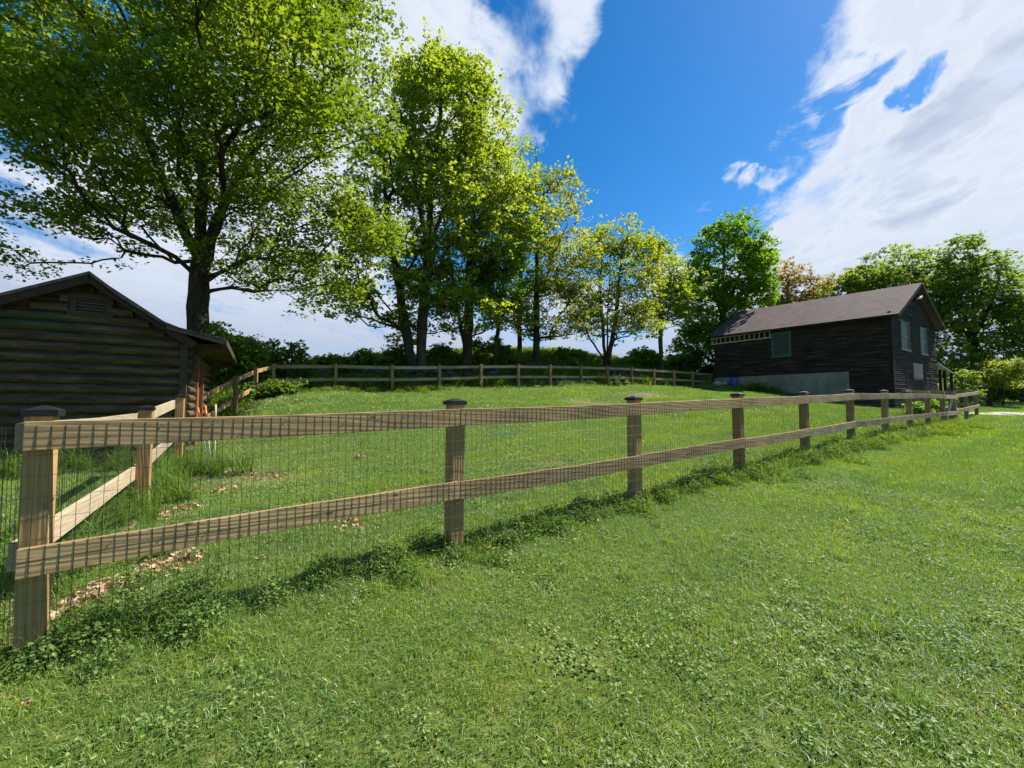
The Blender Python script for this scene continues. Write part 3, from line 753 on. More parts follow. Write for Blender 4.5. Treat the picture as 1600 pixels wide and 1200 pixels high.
# low dark bench far right
pb = at(1536, 622, 34); pb.z = g1(pb.x, pb.y)
bench = empty('garden_bench', pb, .3); tag(bench, 'low dark red bench on the lawn below the trees at far right', 'bench')
m_red = flat_mat('dark_red_paint', (.075, .03, .025), .7, .3)
mb = MB(); mb.box(pb+Vector((0, 0, .45)), (1.2, .42, .05)); mb.build('seat', m_red, bench)
mb = MB(); mb.box(pb+Vector((0, .22, .8)), (1.2, .04, .55)); mb.build('backrest', m_red, bench)
for sx_ in (-.5, .5):
    mb = MB(); mb.box(pb+Vector((sx_, 0, .2)), (.08, .4, .46)); mb.build('leg', m_red, bench)

# ------------------------------------------------------------------ log cabin
SC = Vector(((290-800)/F*8.5, 8.5)); wd = Vector((.857, .515)).normalized(); sd_ = Vector((-.515, .857)).normalized(); sn = Vector((.515, -.857)).normalized()
m, t, out = new_mat('dark_log_siding'); m_log = m
pos = t.new('ShaderNodeNewGeometry').outputs['Position']
v = t.mapping(t.mapping(pos, rot=(0, 0, -math.atan2(wd.y, wd.x))), scale=(.25, 1, 1.6))
n = t.noise(v, 9, 6, .7); n2 = t.noise(pos, 1.6, 4, .6); n3 = t.noise(v, 45, 4, .7)
c = t.ramp(n, [(.28, (.026, .017, .009)), (.5, (.088, .060, .031)), (.72, (.17, .122, .068))])
c = t.mix(t.smooth(n2, .5, .72, 0, .6), c, (.05, .05, .022)); c = t.mix(t.smooth(n3, .55, .8, 0, .5), c, (.17, .125, .075))
gp = at(50, 497, 7.4); gm = t.smooth(t.math('ADD', t.vmath('DISTANCE', t.mapping(pos, scale=(.6, .6, 2.2)), (gp.x*.6, gp.y*.6, gp.z*2.2)), t.math('MULTIPLY', n, .8)), .95, .55, 0, .35)
gp2 = at(110, 515, 7.7); gm2 = t.smooth(t.math('ADD', t.vmath('DISTANCE', t.mapping(pos, scale=(.6, .6, 3)), (gp2.x*.6, gp2.y*.6, gp2.z*3)), t.math('MULTIPLY', n, .8)), .85, .5, 0, .3)
c = t.mix(t.math('MAXIMUM', gm, gm2), c, (.02, .10, .05))
vor = t.new('ShaderNodeTexVoronoi'); t.l.new(v, vor.inputs[0]); vor.inputs['Scale'].default_value = 3.0
c = t.mix(t.smooth(vor.outputs['Distance'], .09, .04, 0, .85), c, (.02, .014, .008))
principled(t, out, c, .85, .15, n3, .5, .01)
m_shedroof, t, out = new_mat('old_mossy_shingles')
pos = t.new('ShaderNodeNewGeometry').outputs['Position']; n = t.noise(pos, 7, 6, .7)
principled(t, out, t.ramp(n, [(.3, (.03, .028, .024)), (.6, (.075, .07, .06)), (.8, (.06, .075, .04))]), .95, .1, n, .8, .03)
m_trim = flat_mat('grey_brown_trim', (.062, .048, .033), .85, .15, 0, .45, 7)
m_rake = flat_mat('dark_rake_board', (.026, .019, .013), .9, .1, 0, .5, 7)
m_redpost = flat_mat('reddish_door_board', (.20, .085, .04), .75, .25, 0, .4, 7)
shed = empty('log_cabin', c3(SC, g1(SC.x, SC.y))); tag(shed, 'dark log sided cabin with a louvred gable vent at the left edge', 'cabin')
SW = 3.5; SD = 4.3; gs = .12
AP = 3.62; KZ = 2.82; kink = -.35; apx = -1.42; Lz = 2.45; Lx = -3.75
def stop(s):     # s measured along wd from the corner (negative to the left)
    if s < apx: return AP + (s-apx)*(AP-Lz)/(apx-Lx)
    return AP + (s-apx)*(2.50-AP)/(.14-apx)
mb = MB(); siding(mb, SC - wd*SW, wd, sn, SW, lambda s: -.1, lambda s: stop(s-SW) - .12, .181, [(SW-1.72, SW-1.15, 2.92, 3.32)], kind='log', proud=.082, step=.04, z0=-.1, jitter=.006)
mb.build('log_siding', m_log, shed)
mb = MB(); siding(mb, SC, sd_, wd, SD, lambda s: g1(SC.x+sd_.x*s, SC.y+sd_.y*s)-.3, lambda s: 2.45, .181, [(1.0, 2.0, 0, 2.15)], kind='log', proud=.082, z0=-.1); mb.build('log_siding', m_log, shed)
mb = MB(); i_ = .02
core = [SC - wd*(SW+0) + sd_*i_ , SC - wd*i_ + sd_*i_, SC - wd*i_ + sd_*(SD-i_), SC - wd*SW + sd_*(SD-i_)]
mb.prism([c3(x, -.3) for x in core], [c3(x, 2.35) for x in core])
pf = [(-SW, stop(-SW)-.02), (apx, AP-.02), (-.95, stop(-.95)), (kink, stop(kink)+.03), (-i_, 2.62)]
f0 = [c3(core[0], 2.35)] + [c3(SC+wd*a+sd_*i_, b) for a, b in pf] + [c3(core[1], 2.35)]; f1 = [c3(core[3], 2.35)] + [c3(SC+wd*a+sd_*(SD-i_), b) for a, b in pf] + [c3(core[2], 2.35)]
mb.prism(f0, f1); mb.build('wall', m_log, shed)
def sp(s, o, z): q_ = SC + wd*s + sd_*o; return Vector((q_.x, q_.y, z))
go = -.30
def prof_slab(mb, prof, th, o0=go, o1=SD+.3):
    for (s0, z0), (s1, z1) in zip(prof[:-1], prof[1:]):
        roof_slab(mb, sp(s0, o0, z0), sp(s1, o0, z1), sp(s1, o1, z1), sp(s0, o1, z0), th)
mb = MB(); prof_slab(mb, [(apx-.0015, AP+.08), (Lx-.2, Lz-.05)], .05); mb.build('roof', m_shedroof, shed)
mb = MB(); prof_slab(mb, [(apx+.0015, AP+.08), (-.95, 3.31), (kink, 2.90), (-.1, 2.80), (.64, 2.63)], .05); mb.build('roof', m_shedroof, shed)
for a, b in (((apx, AP-.045), (Lx-.2, Lz-.175)), ((apx, AP-.045), (.14, 2.46))):
    mb = MB(); mb.beam(sp(a[0]+(.0 if b[0] < 0 else .002), go+.02, a[1]), sp(b[0], go+.02, b[1]), (sd_.x, sd_.y, 0), .035, .15); mb.build('rake_board', m_rake, shed)
mb = MB(); mb.beam(sp(kink+.05, go+.015, 2.80), sp(.64, go+.015, 2.56), (sd_.x, sd_.y, 0), .03, .09); mb.build('rake_board', m_trim, shed)
mb = MB(); mb.beam(sp(.66, go, 2.57), sp(.66, SD+.3, 2.57), (wd.x, wd.y, 0), .03, .13); mb.build('fascia', m_trim, shed)
mb = MB(); mb.quad(sp(.02, go+.04, 2.5), sp(.64, go+.04, 2.52), sp(.64, SD+.3, 2.52), sp(.02, SD+.3, 2.5)); mb.build('soffit', m_trim, shed)
for o in (.12, SD-.2):
    mb = MB(); pts = [sp(.05 + .52*(1-math.cos(a)), o, 1.92 + .55*math.sin(a)) for a in [PI/2*k/8 for k in range(9)]]
    for a, b in zip(pts[:-1], pts[1:]): mb.beam(a, b + (b-a)*.15, (sd_.x, sd_.y, 0), .09, .10)
    mb.beam(sp(.05, o, 1.85), sp(.05, o, 2.5), (sd_.x, sd_.y, 0), .085, .085); mb.build('bracket', m_trim, shed)
mb = MB(); mb.box(sp(-.045, -.03, 1.2), (.12, .12, 2.6), Matrix.Rotation(math.atan2(wd.y, wd.x), 3, 'Z')); mb.build('corner_board', m_trim, shed)
for a, w_ in ((.95, .12), (2.05, .12)):
    mb = MB(); mb.box(sp(.05, a, 1.1), (.1, w_, 2.3), Matrix.Rotation(math.atan2(wd.y, wd.x), 3, 'Z')); mb.build('door_jamb', m_redpost, shed)
mb = MB(); mb.box(sp(.0, 1.5, 1.1), (.05, .97, 2.2), Matrix.Rotation(math.atan2(wd.y, wd.x), 3, 'Z')); mb.build('door', m_redpost, shed)
# louvred vent
vc0, vc1, vz0, vz1 = -1.72, -1.15, 2.92, 3.32
Ms = Matrix.Rotation(math.atan2(wd.y, wd.x), 3, 'Z'); mb = MB(); w_ = .085
for a0, a1, b0, b1, th in ((vc0, vc0+w_, vz0, vz1, .05), (vc1-w_, vc1, vz0, vz1, .05), (vc0-.03, vc1+.03, vz1-w_, vz1+.01, .056), (vc0-.03, vc1+.03, vz0-.01, vz0+w_, .056)):
    mb.box(sp((a0+a1)/2, -.035, (b0+b1)/2), (a1-a0, th, b1-b0), Ms)
vent = mb.build('vent', m_trim, shed)
mb = MB()
for k in range(4):
    z = vz0 + w_ + .03 + k*.058; mb.prism([sp(vc0+w_, -.045, z), sp(vc0+w_, .0, z+.03), sp(vc0+w_, .004, z+.036), sp(vc0+w_, -.041, z+.008)], [sp(vc1-w_, -.045, z), sp(vc1-w_, .0, z+.03), sp(vc1-w_, .004, z+.036), sp(vc1-w_, -.041, z+.008)])
mb.build('louvre', flat_mat('pale_louvre_slats', (.16, .14, .11), .8, .2), vent)

# stakes beside the cabin
m_or = flat_mat('orange_plastic', (.62, .17, .04), .45, .4, 0, .2); m_wh = flat_mat('white_stake', (.36, .38, .34), .5, .4, 0, .15); m_bw = flat_mat('yellowed_stake_top', (.45, .33, .16), .7, .3)
for (x0, y0, x1, y1, mt, lab) in ((309, 637, 331, 706, m_or, 'leftmost leaning orange topped white stake by the cabin door'), (321, 634, 333, 708, m_or, 'upright orange topped white stake between the two other stakes'), (337, 632, 337, 700, m_bw, 'rightmost thin white stake with a tan top by the cabin')):
    a = at(x1, y1, 6.6); b = at(x0, y0, 6.9); a.z = g1(a.x, a.y) - .03
    b.z = EYE + (HOR-y0)/F*6.9
    so_ = empty('garden_stake', a); tag(so_, lab, 'stake', 'stakes by the cabin')
    mb = MB(); mb.tube([a, a.lerp(b, .76)], .007, 6); mb.build('shaft', m_wh, so_, smooth=True)
    mb = MB(); mb.tube([a.lerp(b, .76), b], .015, 7); mb.build('grip', mt, so_, smooth=True)

# ------------------------------------------------------------------ trees
def grow(trunks, targets, bf=.35, step=.45, up=.35):
    N = []; Pn = []; PL = []; Dr = []
    def add(p, par, d):
        N.append(p); Pn.append(par); PL.append(0 if par < 0 else PL[par] + np.linalg.norm(p-N[par])); Dr.append(d); return len(N)-1
    for tk in trunks:
        tk = [np.array(q, float) for q in tk]; last = -1
        if N:
            dd = [np.linalg.norm(tk[0]-q) for q in N]; last = int(np.argmin(dd)) if min(dd) < .6 else -1
        for a, b in zip(tk[:-1], tk[1:]):
            L = np.linalg.norm(b-a); k = max(1, int(L/.4)); d = (b-a)/L
            for j in range(k):
                if last >= 0 and j == 0 and a is tk[0] and np.linalg.norm(N[last]-a) < 1e-6: continue
                w = NR.normal(0, .018, 3); last = add(a + (b-a)*j/k + (w if j else 0), last, d)
        last = add(tk[-1], last, d)
    cap = len(N) + len(targets)*14
    A = np.zeros((cap, 3)); PLA = np.zeros(cap); n = len(N); A[:n] = N; PLA[:n] = PL
    T = np.array(targets); axis_d = np.min(np.linalg.norm(T[:, None, :]-A[None, :n, :], axis=2), axis=1)
    tips = []
    low = A[:n, 2].min() + .0
    for ti in np.argsort(axis_d):
        tg = T[ti]; df = A[:n]-tg; dist = np.sqrt((df*df).sum(1))
        cost = dist + bf*PLA[:n] + 1.3*np.maximum(0, df[:, 2]+.1)
        m_ = int(np.argmin(cost)); L = dist[m_]
        if L < .12: continue
        k = max(1, int(round(L/step))); st = A[m_].copy(); dirv = (tg-st)/L
        c = st + (dirv*.45 + Dr[m_]*.30 + np.array([0, 0, up*.5]))*L*.5
        last = m_
        for j in range(1, k+1):
            f = j/k; q = (1-f)**2*st + 2*f*(1-f)*c + f*f*tg
            if j < k: q = q + NR.normal(0, .03*min(1, L), 3)
            if n >= cap: break
            d = q-A[last]; d /= (np.linalg.norm(d)+1e-9)
            A[n] = q; PLA[n] = PLA[last] + np.linalg.norm(q-A[last]); Pn.append(last); Dr.append(d); last = n; n += 1
        tips.append(last)
    return A[:n], np.array(Pn), np.array(tips)
def radii(A, Pn, r_base, r_tip=.006, e=2.3):
    n = len(A); acc = np.zeros(n); ch = np.zeros(n, int)
    for i in range(n-1, -1, -1):
        if acc[i] == 0: acc[i] = r_tip**e
        if Pn[i] >= 0: acc[Pn[i]] += acc[i]
    r = acc**(1/e)
    return r_tip + (r-r_tip)*max(.02, (r_base-r_tip))/max(1e-6, (r[Pn < 0].max()-r_tip))
def branch_mesh(name, A, Pn, r, m, parent, flare=True):
    """tapered rings along every edge, sides by thickness"""
    V = []; Fc = []; base_z = A[Pn < 0][:, 2].min()
    n = len(A)
    D = np.zeros((n, 3))
    for i in range(n):
        if Pn[i] >= 0: D[i] = A[i]-A[Pn[i]]
    for i in range(n):
        if Pn[i] < 0:
            c_ = np.where(Pn == i)[0]; D[i] = (A[c_[0]]-A[i]) if len(c_) else (0, 0, 1)
    D /= (np.linalg.norm(D, axis=1)[:, None]+1e-9)
    main = {}
    for i in range(n):
        p = Pn[i]
        if p >= 0 and (p not in main or r[i] > r[main[p]]): main[p] = i
    off = 0
    def ring(c, d, rad, k, wob):
        ref = np.array([1., .3, 0]) if abs(d[0]) < .8 else np.array([0, 1., .2])
        a = np.cross(d, ref); a /= np.linalg.norm(a); b = np.cross(d, a)
        t_ = np.arange(k)*2*PI/k; rr = rad*(1 + wob)
        return c + (np.cos(t_)*rr)[:, None]*a + (np.sin(t_)*rr)[:, None]*b
    for i in range(n):
        p = Pn[i]
        if p < 0: continue
        k = 12 if r[i] > .12 else 7 if r[i] > .035 else 4 if r[i] > .012 else 3
        if main[p] == i: r0 = r[p]; d0 = D[p] if Pn[p] >= 0 else D[i]
        else: r0 = min(r[p]*.9, r[i]*1.25); d0 = D[i]
        r1 = r[i]; w0 = w1 = 0
        if k == 12:
            w0 = .07*np.sin(np.arange(k)*2.1 + A[p][2]*1.3); w1 = .07*np.sin(np.arange(k)*2.1 + A[i][2]*1.3)
            if flare:
                f0 = max(0, 1-(A[p][2]-base_z)/.9); f1 = max(0, 1-(A[i][2]-base_z)/.9)
                r0 = r0*(1+.55*f0*f0); r1 = r1*(1+.55*f1*f1)
        V.append(ring(A[p], d0, r0, k, w0)); V.append(ring(A[i], D[i], r1, k, w1))
        for j in range(k): Fc.append((off+j, off+(j+1) % k, off+k+(j+1) % k, off+k+j))
        off += 2*k
    V = np.concatenate(V)
    if parent is not None:
        Mi = np.array(wmat(parent).inverted()); V = V @ Mi[:3, :3].T + Mi[:3, 3]
    me = bpy.data.meshes.new(name); Fc = np.array(Fc, np.int32)
    me.vertices.add(len(V)); me.vertices.foreach_set('co', V.astype(np.float32).ravel())
    me.loops.add(Fc.size); me.loops.foreach_set('vertex_index', Fc.ravel())
    me.polygons.add(len(Fc)); me.polygons.foreach_set('loop_start', np.arange(0, Fc.size, 4, dtype=np.int32)); me.update(calc_edges=True)
    me.polygons.foreach_set('use_smooth', [True]*len(Fc)); me.materials.append(m)
    o = bpy.data.objects.new(name, me); COL.objects.link(o); o.parent = parent; return o
def leaf_quads(P, Nn, size, aspect=.8):
    """kite-shaped, slightly folded leaves centred at P facing Nn"""
    n = len(P); a = NR.normal(size=(n, 3)); a -= Nn*(a*Nn).sum(1)[:, None]; a /= np.linalg.norm(a, axis=1)[:, None]
    b = np.cross(Nn, a); s = (size*NR.uniform(.5, 1.45, n))[:, None]
    fold = Nn*s*NR.uniform(-.05, .22, n)[:, None]
    V = np.stack([P - a*s*.5, P + b*s*.5*aspect + a*s*.08 + fold, P + a*s*.55, P - b*s*.5*aspect + a*s*.08 + fold], 1)
    return V.reshape(-1, 3)
def foliage(name, A, r, n_leaf, size, m, parent, spread=.24, thin=.03, tint=(.45, .22), flat=.55, droop=0.0, seed=0, lens=None):
    idx = np.where(r < thin)[0]
    w = (thin - r[idx]) + .004; w /= w.sum()
    ncl = max(20, n_leaf//9); cl = NR.choice(idx, ncl, p=w)
    cc = A[cl] + NR.normal(0, spread, (ncl, 3))*np.array([1, 1, .6])
    ct = np.array([mnoise.noise(Vector((q[0]*.35+seed, q[1]*.35, q[2]*.35))) for q in cc])*.5 + NR.normal(0, .10, ncl)
    k = NR.integers(0, ncl, n_leaf)
    P = cc[k] + NR.normal(0, spread*.42, (n_leaf, 3))*np.array([1, 1, .55])
    Nn = NR.normal(0, flat, (n_leaf, 3)); Nn[:, 2] += 1.0; Nn /= np.linalg.norm(Nn, axis=1)[:, None]
    V = leaf_quads(P, Nn, size)
    tt = np.clip(tint[0] + ct[k]*tint[1]*2 + NR.normal(0, .10, n_leaf), 0, 1)
    return np_mesh(name, V, 4, m, parent, {'tint': np.repeat(tt, 4)})
def env_targets(env, n, d, clump=.42, thr=-.12, seed=0, depth_k=1.0):
    """points inside ellipsoids; env entries (px, py, rx, ry[, depth offset])"""
    vol = np.array([e[2]*e[2]*e[3] for e in env], float)**.8; vol /= vol.sum(); out = []
    E = []
    for e in env:
        dd = d + (e[4] if len(e) > 4 else 0); c = np.array(at(e[0], e[1], dd)); E.append((c, e[2]/F*dd, e[3]/F*dd))
    while len(out) < n:
        c, rx, rz = E[NR.choice(len(E), p=vol)]
        v = NR.normal(size=3); v /= np.linalg.norm(v); v *= NR.uniform(.25, 1)**(1/2.2)
        p = c + v*np.array([rx, min(rx, 5.2)*depth_k, rz])
        if mnoise.noise(Vector((p[0]*clump+seed, p[1]*clump, p[2]*clump*1.5))) < thr: continue
        out.append(p)
    return out
def tree(label, trunks, d, r_base, env, n_t, n_leaf_, size, m_leaf, m_bark_, group=None, tint=(.45, .22), name='maple_tree', cat='tree', bf=.35, seed=0, spread=.24, step=.5, clump=.5, thr=-.06, depth_k=1.0, base=True, flat=.55, up=.35, thin=.03):
    row = name == 'maple_tree' and 'huge' not in label
    n_leaf = int(n_leaf_*(1.15 if row else 1.05)); n_t = int(n_t*(1.35 if row else 1.1)); spread *= (1.35 if row else 1.1)
    if row: env = [(e[0], e[1], e[2]*1.10, e[3]*1.04, *e[4:]) for e in env]
    tw = []
    for tk in trunks:
        pts = [at(px, py, d + (q[0] if q else 0)) for px, py, *q in tk]
        tw.append([np.array(p) for p in pts])
    b = tw[0][0]; b[2] = g1(b[0], b[1]) - .15
    for tk in tw[1:]:
        if base == 'multi': tk[0][2] = g1(tk[0][0], tk[0][1]) - .15
    root = empty(name, (b[0], b[1], b[2]+.15)); tag(root, label, cat, group)
    T = env_targets(env, n_t, d, clump=clump, thr=thr, seed=seed, depth_k=depth_k)
    zmin = b[2] + .5
    T = [q for q in T if q[2] > zmin]
    A, Pn, tips = grow(tw, T, bf=bf, step=step, up=up)
    r = radii(A, Pn, r_base)
    branch_mesh('trunk', A, Pn, r, m_bark_, root)
    foliage('crown', A, r, n_leaf, size, m_leaf, root, tint=tint, seed=seed, spread=spread, flat=flat, thin=thin)
    return root
m_bark = bark_mat('maple_bark', (.050, .040, .030), (.105, .085, .065))
m_bark2 = bark_mat('pale_bark', (.085, .072, .055), (.17, .145, .115))
L_big = leaf_mat('big_maple_leaves', (.070, .13, .014), (.140, .215, .022), (.26, .29, .05), trans=.57)
L_yel = leaf_mat('young_maple_leaves', (.12, .19, .024), (.215, .30, .036), (.34, .36, .065), trans=.57)
L_gold = leaf_mat('golden_green_leaves', (.12, .17, .022), (.23, .28, .035), (.35, .32, .06), trans=.55)
L_pale = leaf_mat('pale_mixed_leaves', (.12, .18, .028), (.22, .28, .038), (.34, .29, .06), trans=.57)
L_green = leaf_mat('fresh_green_leaves', (.060, .15, .014), (.12, .24, .018), (.20, .32, .028), trans=.55)
L_red = leaf_mat('reddish_young_leaves', (.14, .14, .04), (.24, .19, .06), (.33, .22, .08), trans=.5)
L_dark = leaf_mat('dark_green_leaves', (.085, .155, .022), (.15, .24, .032), (.23, .31, .05), trans=.58)
L_bush = leaf_mat('bush_leaves', (.075, .135, .022), (.14, .22, .032), (.23, .30, .05), trans=.52)
GR = 'trees in the row behind the hilltop fence'
tree('huge spreading maple with a thick dark trunk rising behind the log cabin', [[(303, 700), (306, 560), (311, 440), (314, 330), (322, 200), (331, 60), (338, -80), (345, -200)],
      [(313, 400), (345, 330), (400, 230), (450, 120), (480, 0)], [(312, 410), (275, 330), (225, 200), (190, 60)], [(318, 290, 0), (380, 180, -2.0), (400, 40, -3)], [(316, 300), (300, 180, 2), (270, 40, 3)]],
     13.8, .29, [(300, 90, 300, 220), (500, 250, 130, 210), (440, 400, 135, 55, .5), (350, 330, 150, 90), (540, 380, 80, 60), (470, 430, 110, 48), (580, 340, 60, 90), (95, 270, 190, 120), (330, -120, 270, 120), (60, 60, 160, 160), (560, 60, 60, 110), (200, 360, 110, 40, -1), (20, 395, 60, 22), (530, 430, 70, 50), (400,90,150,150,-3.5), (180,200,150,120,-3.5)],
     3000, 140000, .112, L_big, m_bark, seed=3, tint=(.43, .34), spread=.26, step=.5, clump=.42, thr=-.07)
tree('slender leaning tree, first in the row right of the huge maple', [[(646, 590), (635, 520), (622, 440), (606, 350), (598, 250)]], 22.5, .26,
     [(615, 330, 75, 130), (575, 430, 60, 60), (640, 230, 60, 90), (560, 480, 50, 24), (600, 470, 60, 45), (630,520,40,20)], 520, 15000, .17, L_yel, m_bark, GR, seed=10, tint=(.40, .3))
tree('tallest tree of the row with a straight pale trunk beside the leaning one', [[(656, 592), (660, 500), (668, 400), (676, 280), (690, 160), (700, 100)], [(670, 390), (650, 300), (640, 200), (650, 130)], [(672,380),(705,300),(730,200)]], 23, .27,
     [(690, 200, 75, 120), (700, 320, 75, 100), (650, 150, 40, 60), (725, 150, 45, 60), (680, 115, 45, 30), (640, 420, 45, 40), (690, 450, 60, 45), (665,500,50,26)], 720, 26000, .17, L_yel, m_bark2, GR, seed=21, tint=(.50, .3))
tree('broad twin trunk tree in the middle of the row', [[(728, 592), (732, 500), (735, 400), (742, 300), (752, 200)], [(729, 560), (712, 470), (700, 390), (690, 320)], [(736,380),(765,300),(785,230)]], 24, .30,
     [(760, 300, 70, 110), (770, 200, 38, 60), (730, 400, 65, 60), (805, 340, 45, 60), (700, 460, 50, 40), (790,270,40,60), (740, 490, 60, 35), (775, 390, 50, 50)], 720, 23000, .165, L_yel, m_bark, GR, seed=33, tint=(.52, .3))
tree('half bare thin topped tree standing behind the middle of the row', [[(812, 592), (812, 480), (815, 380), (818, 260)]], 29, .16,
     [(815, 250, 30, 40), (812, 330, 45, 55), (815, 420, 40, 60)], 220, 2600, .14, L_dark, m_bark, GR, seed=35, tint=(.4, .2), thin=.02)
tree('small forked tree under the crowns of the middle of the row', [[(772, 590), (776, 530), (783, 480), (790, 420)], [(779, 505), (800, 470), (822, 430)]], 24.5, .12,
     [(785, 450, 45, 45), (815, 430, 30, 40), (755, 440, 30, 40)], 200, 6500, .15, L_green, m_bark, GR, seed=41, tint=(.45, .3))
tree('yellow green tree with a single upright trunk at the right of the middle row', [[(838, 590), (838, 500), (839, 400), (846, 320), (855, 270)]], 26.5, .22,
     [(860, 330, 55, 65), (895, 400, 38, 60), (830, 400, 50, 60), (850, 470, 55, 35), (880, 300, 30, 30), (820, 340, 35, 50), (850, 500, 65, 30), (900, 470, 40, 30), (800, 480, 40, 30)], 620, 17000, .16, L_gold, m_bark, GR, seed=52, tint=(.45, .35))
tree('round pale tree with many stems from one base beside the stone heap', [[(948, 590), (943, 530), (938, 460), (940, 400)], [(949, 570), (962, 500), (968, 430), (975, 380)], [(946, 565), (922, 530), (905, 480)], [(948,560),(950,480),(955,400)]], 29.5, .22,
     [(945, 420, 60, 65), (985, 410, 50, 50), (910, 450, 35, 50), (965, 370, 40, 25), (1000, 450, 45, 45), (950, 505, 70, 32), (1010, 500, 40, 25)], 560, 15500, .16, L_pale, m_bark, GR, seed=63, tint=(.42, .38), thin=.035)
tree('smaller tree with drooping pale leaves left of the tall green tree', [[(1033, 590), (1032, 520), (1030, 450), (1025, 400)]], 33, .17,
     [(1030, 430, 35, 55), (1050, 480, 40, 35), (1010, 400, 28, 35), (1055, 430, 22, 30), (1075, 450, 28, 30)], 300, 10500, .17, L_yel, m_bark2, GR, seed=71, tint=(.42, .3))
tree('tall dense fresh green tree just left of the dark barn', [[(1130, 595), (1130, 520), (1130, 450), (1132, 380)], [(1130, 500), (1110, 440), (1095, 390)], [(1131, 490), (1155, 430), (1170, 380)]], 37, .32,
     [(1135, 420, 62, 70), (1105, 480, 45, 60), (1175, 450, 33, 60), (1140, 360, 35, 22), (1120, 530, 55, 35), (1180, 410, 25, 40), (1085,540,30,30)], 780, 36000, .21, L_green, m_bark, GR, seed=80, tint=(.5, .3), thr=-.2)
GB = 'trees behind the barn'
tree('reddish leaved tree rising just behind the left of the barn roof', [[(1228, 600), (1230, 500), (1232, 430)]], 46, .25,
     [(1232, 450, 32, 42), (1262, 460, 30, 25), (1215, 480, 25, 40)], 260, 8500, .2, L_red, m_bark, GB, seed=91, tint=(.5, .35))
tree('low yellowish tree behind the middle of the barn roof', [[(1320, 600), (1322, 500), (1325, 450)]], 48, .25,
     [(1325, 455, 40, 28), (1290, 465, 30, 15), (1350, 440, 30, 25)], 260, 8500, .2, L_pale, m_bark, GB, seed=95, tint=(.35, .3))
tree('broad green tree behind the right end of the barn ridge', [[(1415, 610), (1415, 500), (1412, 420)], [(1415,520),(1385,450),(1370,420)], [(1415,520),(1440,450),(1450,410)]], 46, .35,
     [(1400, 425, 48, 38), (1440, 430, 45, 40), (1360, 440, 35, 30), (1400, 470, 60, 50), (1470,470,30,50)], 600, 20000, .22, L_dark, m_bark, GB, seed=101, tint=(.6, .3), thr=-.2)
tree('tall dark green tree right of the barn gable', [[(1525, 625), (1522, 540), (1520, 460), (1515, 400)], [(1522, 540), (1500, 470), (1490, 430)], [(1521, 530), (1550, 470), (1565, 420)]], 42, .38,
     [(1520, 470, 50, 70), (1500, 420, 30, 38), (1552, 440, 35, 50), (1490, 520, 45, 70), (1555, 520, 45, 55), (1505,385,22,15), (1500,580,45,30)], 900, 32000, .22, L_dark, m_bark, GB, seed=111, tint=(.52, .3), thr=-.22)
tree('lighter green tree cut by the right edge of the view', [[(1618, 625), (1615, 540), (1612, 470)], [(1616, 560), (1590, 500), (1588,470)]], 40, .3,
     [(1605, 490, 38, 48), (1585, 550, 35, 45), (1570, 590, 30, 25), (1650, 500, 60, 60), (1640,570,60,40)], 480, 15000, .21, L_green, m_bark, GB, seed=121, tint=(.45, .3), thr=-.2)
tree('small yellow and pink tinged ornamental tree at the far right lawn edge', [[(1567, 622), (1567, 590), (1566, 560)], [(1567, 605), (1555, 580), (1550, 565)]], 35, .07,
     [(1567, 575, 22, 20), (1550, 590, 18, 12), (1588, 590, 20, 14), (1568, 556, 12, 10)], 150, 5200, .14, L_pale, m_bark, None, seed=131, tint=(.25, .35), name='ornamental_tree')

# bushes and hedges
def bush(label, px, py, d, stems, env, n_t, n_leaf, size, m_leaf, group=None, tint=(.45, .25), name='bush', seed=0, spread=.17, thr=-.15, r=.03):
    b = at(px, py, d); tr = []
    for k in range(stems):
        x = b.x + R.uniform(-.5, .5)*stems*.12; y = b.y + R.uniform(-.3, .3); z = g1(x, y)
        e = env[k % len(env)]; tp = at(e[0], e[1], d)
        tr.append([np.array((x, y, z-.1)), np.array((x, y, z)).__add__(np.array(((tp.x-x)*.35, 0, (tp.z-z)*.45))), np.array((tp.x, tp.y+R.uniform(-.2,.2), tp.z))])
    root = empty(name, (b.x, b.y, g1(b.x, b.y))); tag(root, label, 'bush', group)
    T = env_targets(env, n_t, d, clump=1.0, thr=thr, seed=seed, depth_k=.8)
    T = [q for q in T if q[2] > g1(q[0], q[1]) + .05]
    A, Pn, tips = grow(tr, T, bf=.25, step=.3, up=.3)
    rr = radii(A, Pn, r, r_tip=.004)
    branch_mesh('stems', A, Pn, rr, m_bark, root, flare=False)
    foliage('leaves', A, rr, n_leaf, size, m_leaf, root, tint=tint, seed=seed, spread=spread, flat=.8, thin=.02)
    return root
GH = 'bushes behind the fences on the hilltop'
bush('tall dark leafy bush between the cabin eave and the climbing fence', 350, 610, 17.5, 4, [(350, 560, 35, 45), (385, 560, 30, 35), (340, 520, 18, 22), (372, 530, 20, 22)], 420, 12000, .11, L_dark, GH, seed=1, tint=(.5, .3))
bush('spiky pale green bush with airy tips right of the tall dark one', 420, 600, 19.5, 4, [(415, 560, 25, 28), (440, 570, 30, 22), (465, 545, 14, 20), (470, 575, 25, 18), (435,540,14,10)], 330, 7000, .11, L_bush, GH, seed=2, tint=(.55, .3), spread=.13)
bush('low bush behind the back fence between its second and third posts', 530, 592, 21.5, 4, [(515, 572, 35, 16), (550, 572, 32, 15), (570, 560, 16, 14)], 300, 8000, .12, L_bush, GH, seed=4)
bush('dense dark bush at the feet of the leaning tree', 610, 590, 23.5, 4, [(600, 566, 30, 14), (625, 560, 22, 16), (585,575,20,12)], 280, 8000, .12, L_dark, GH, seed=5)
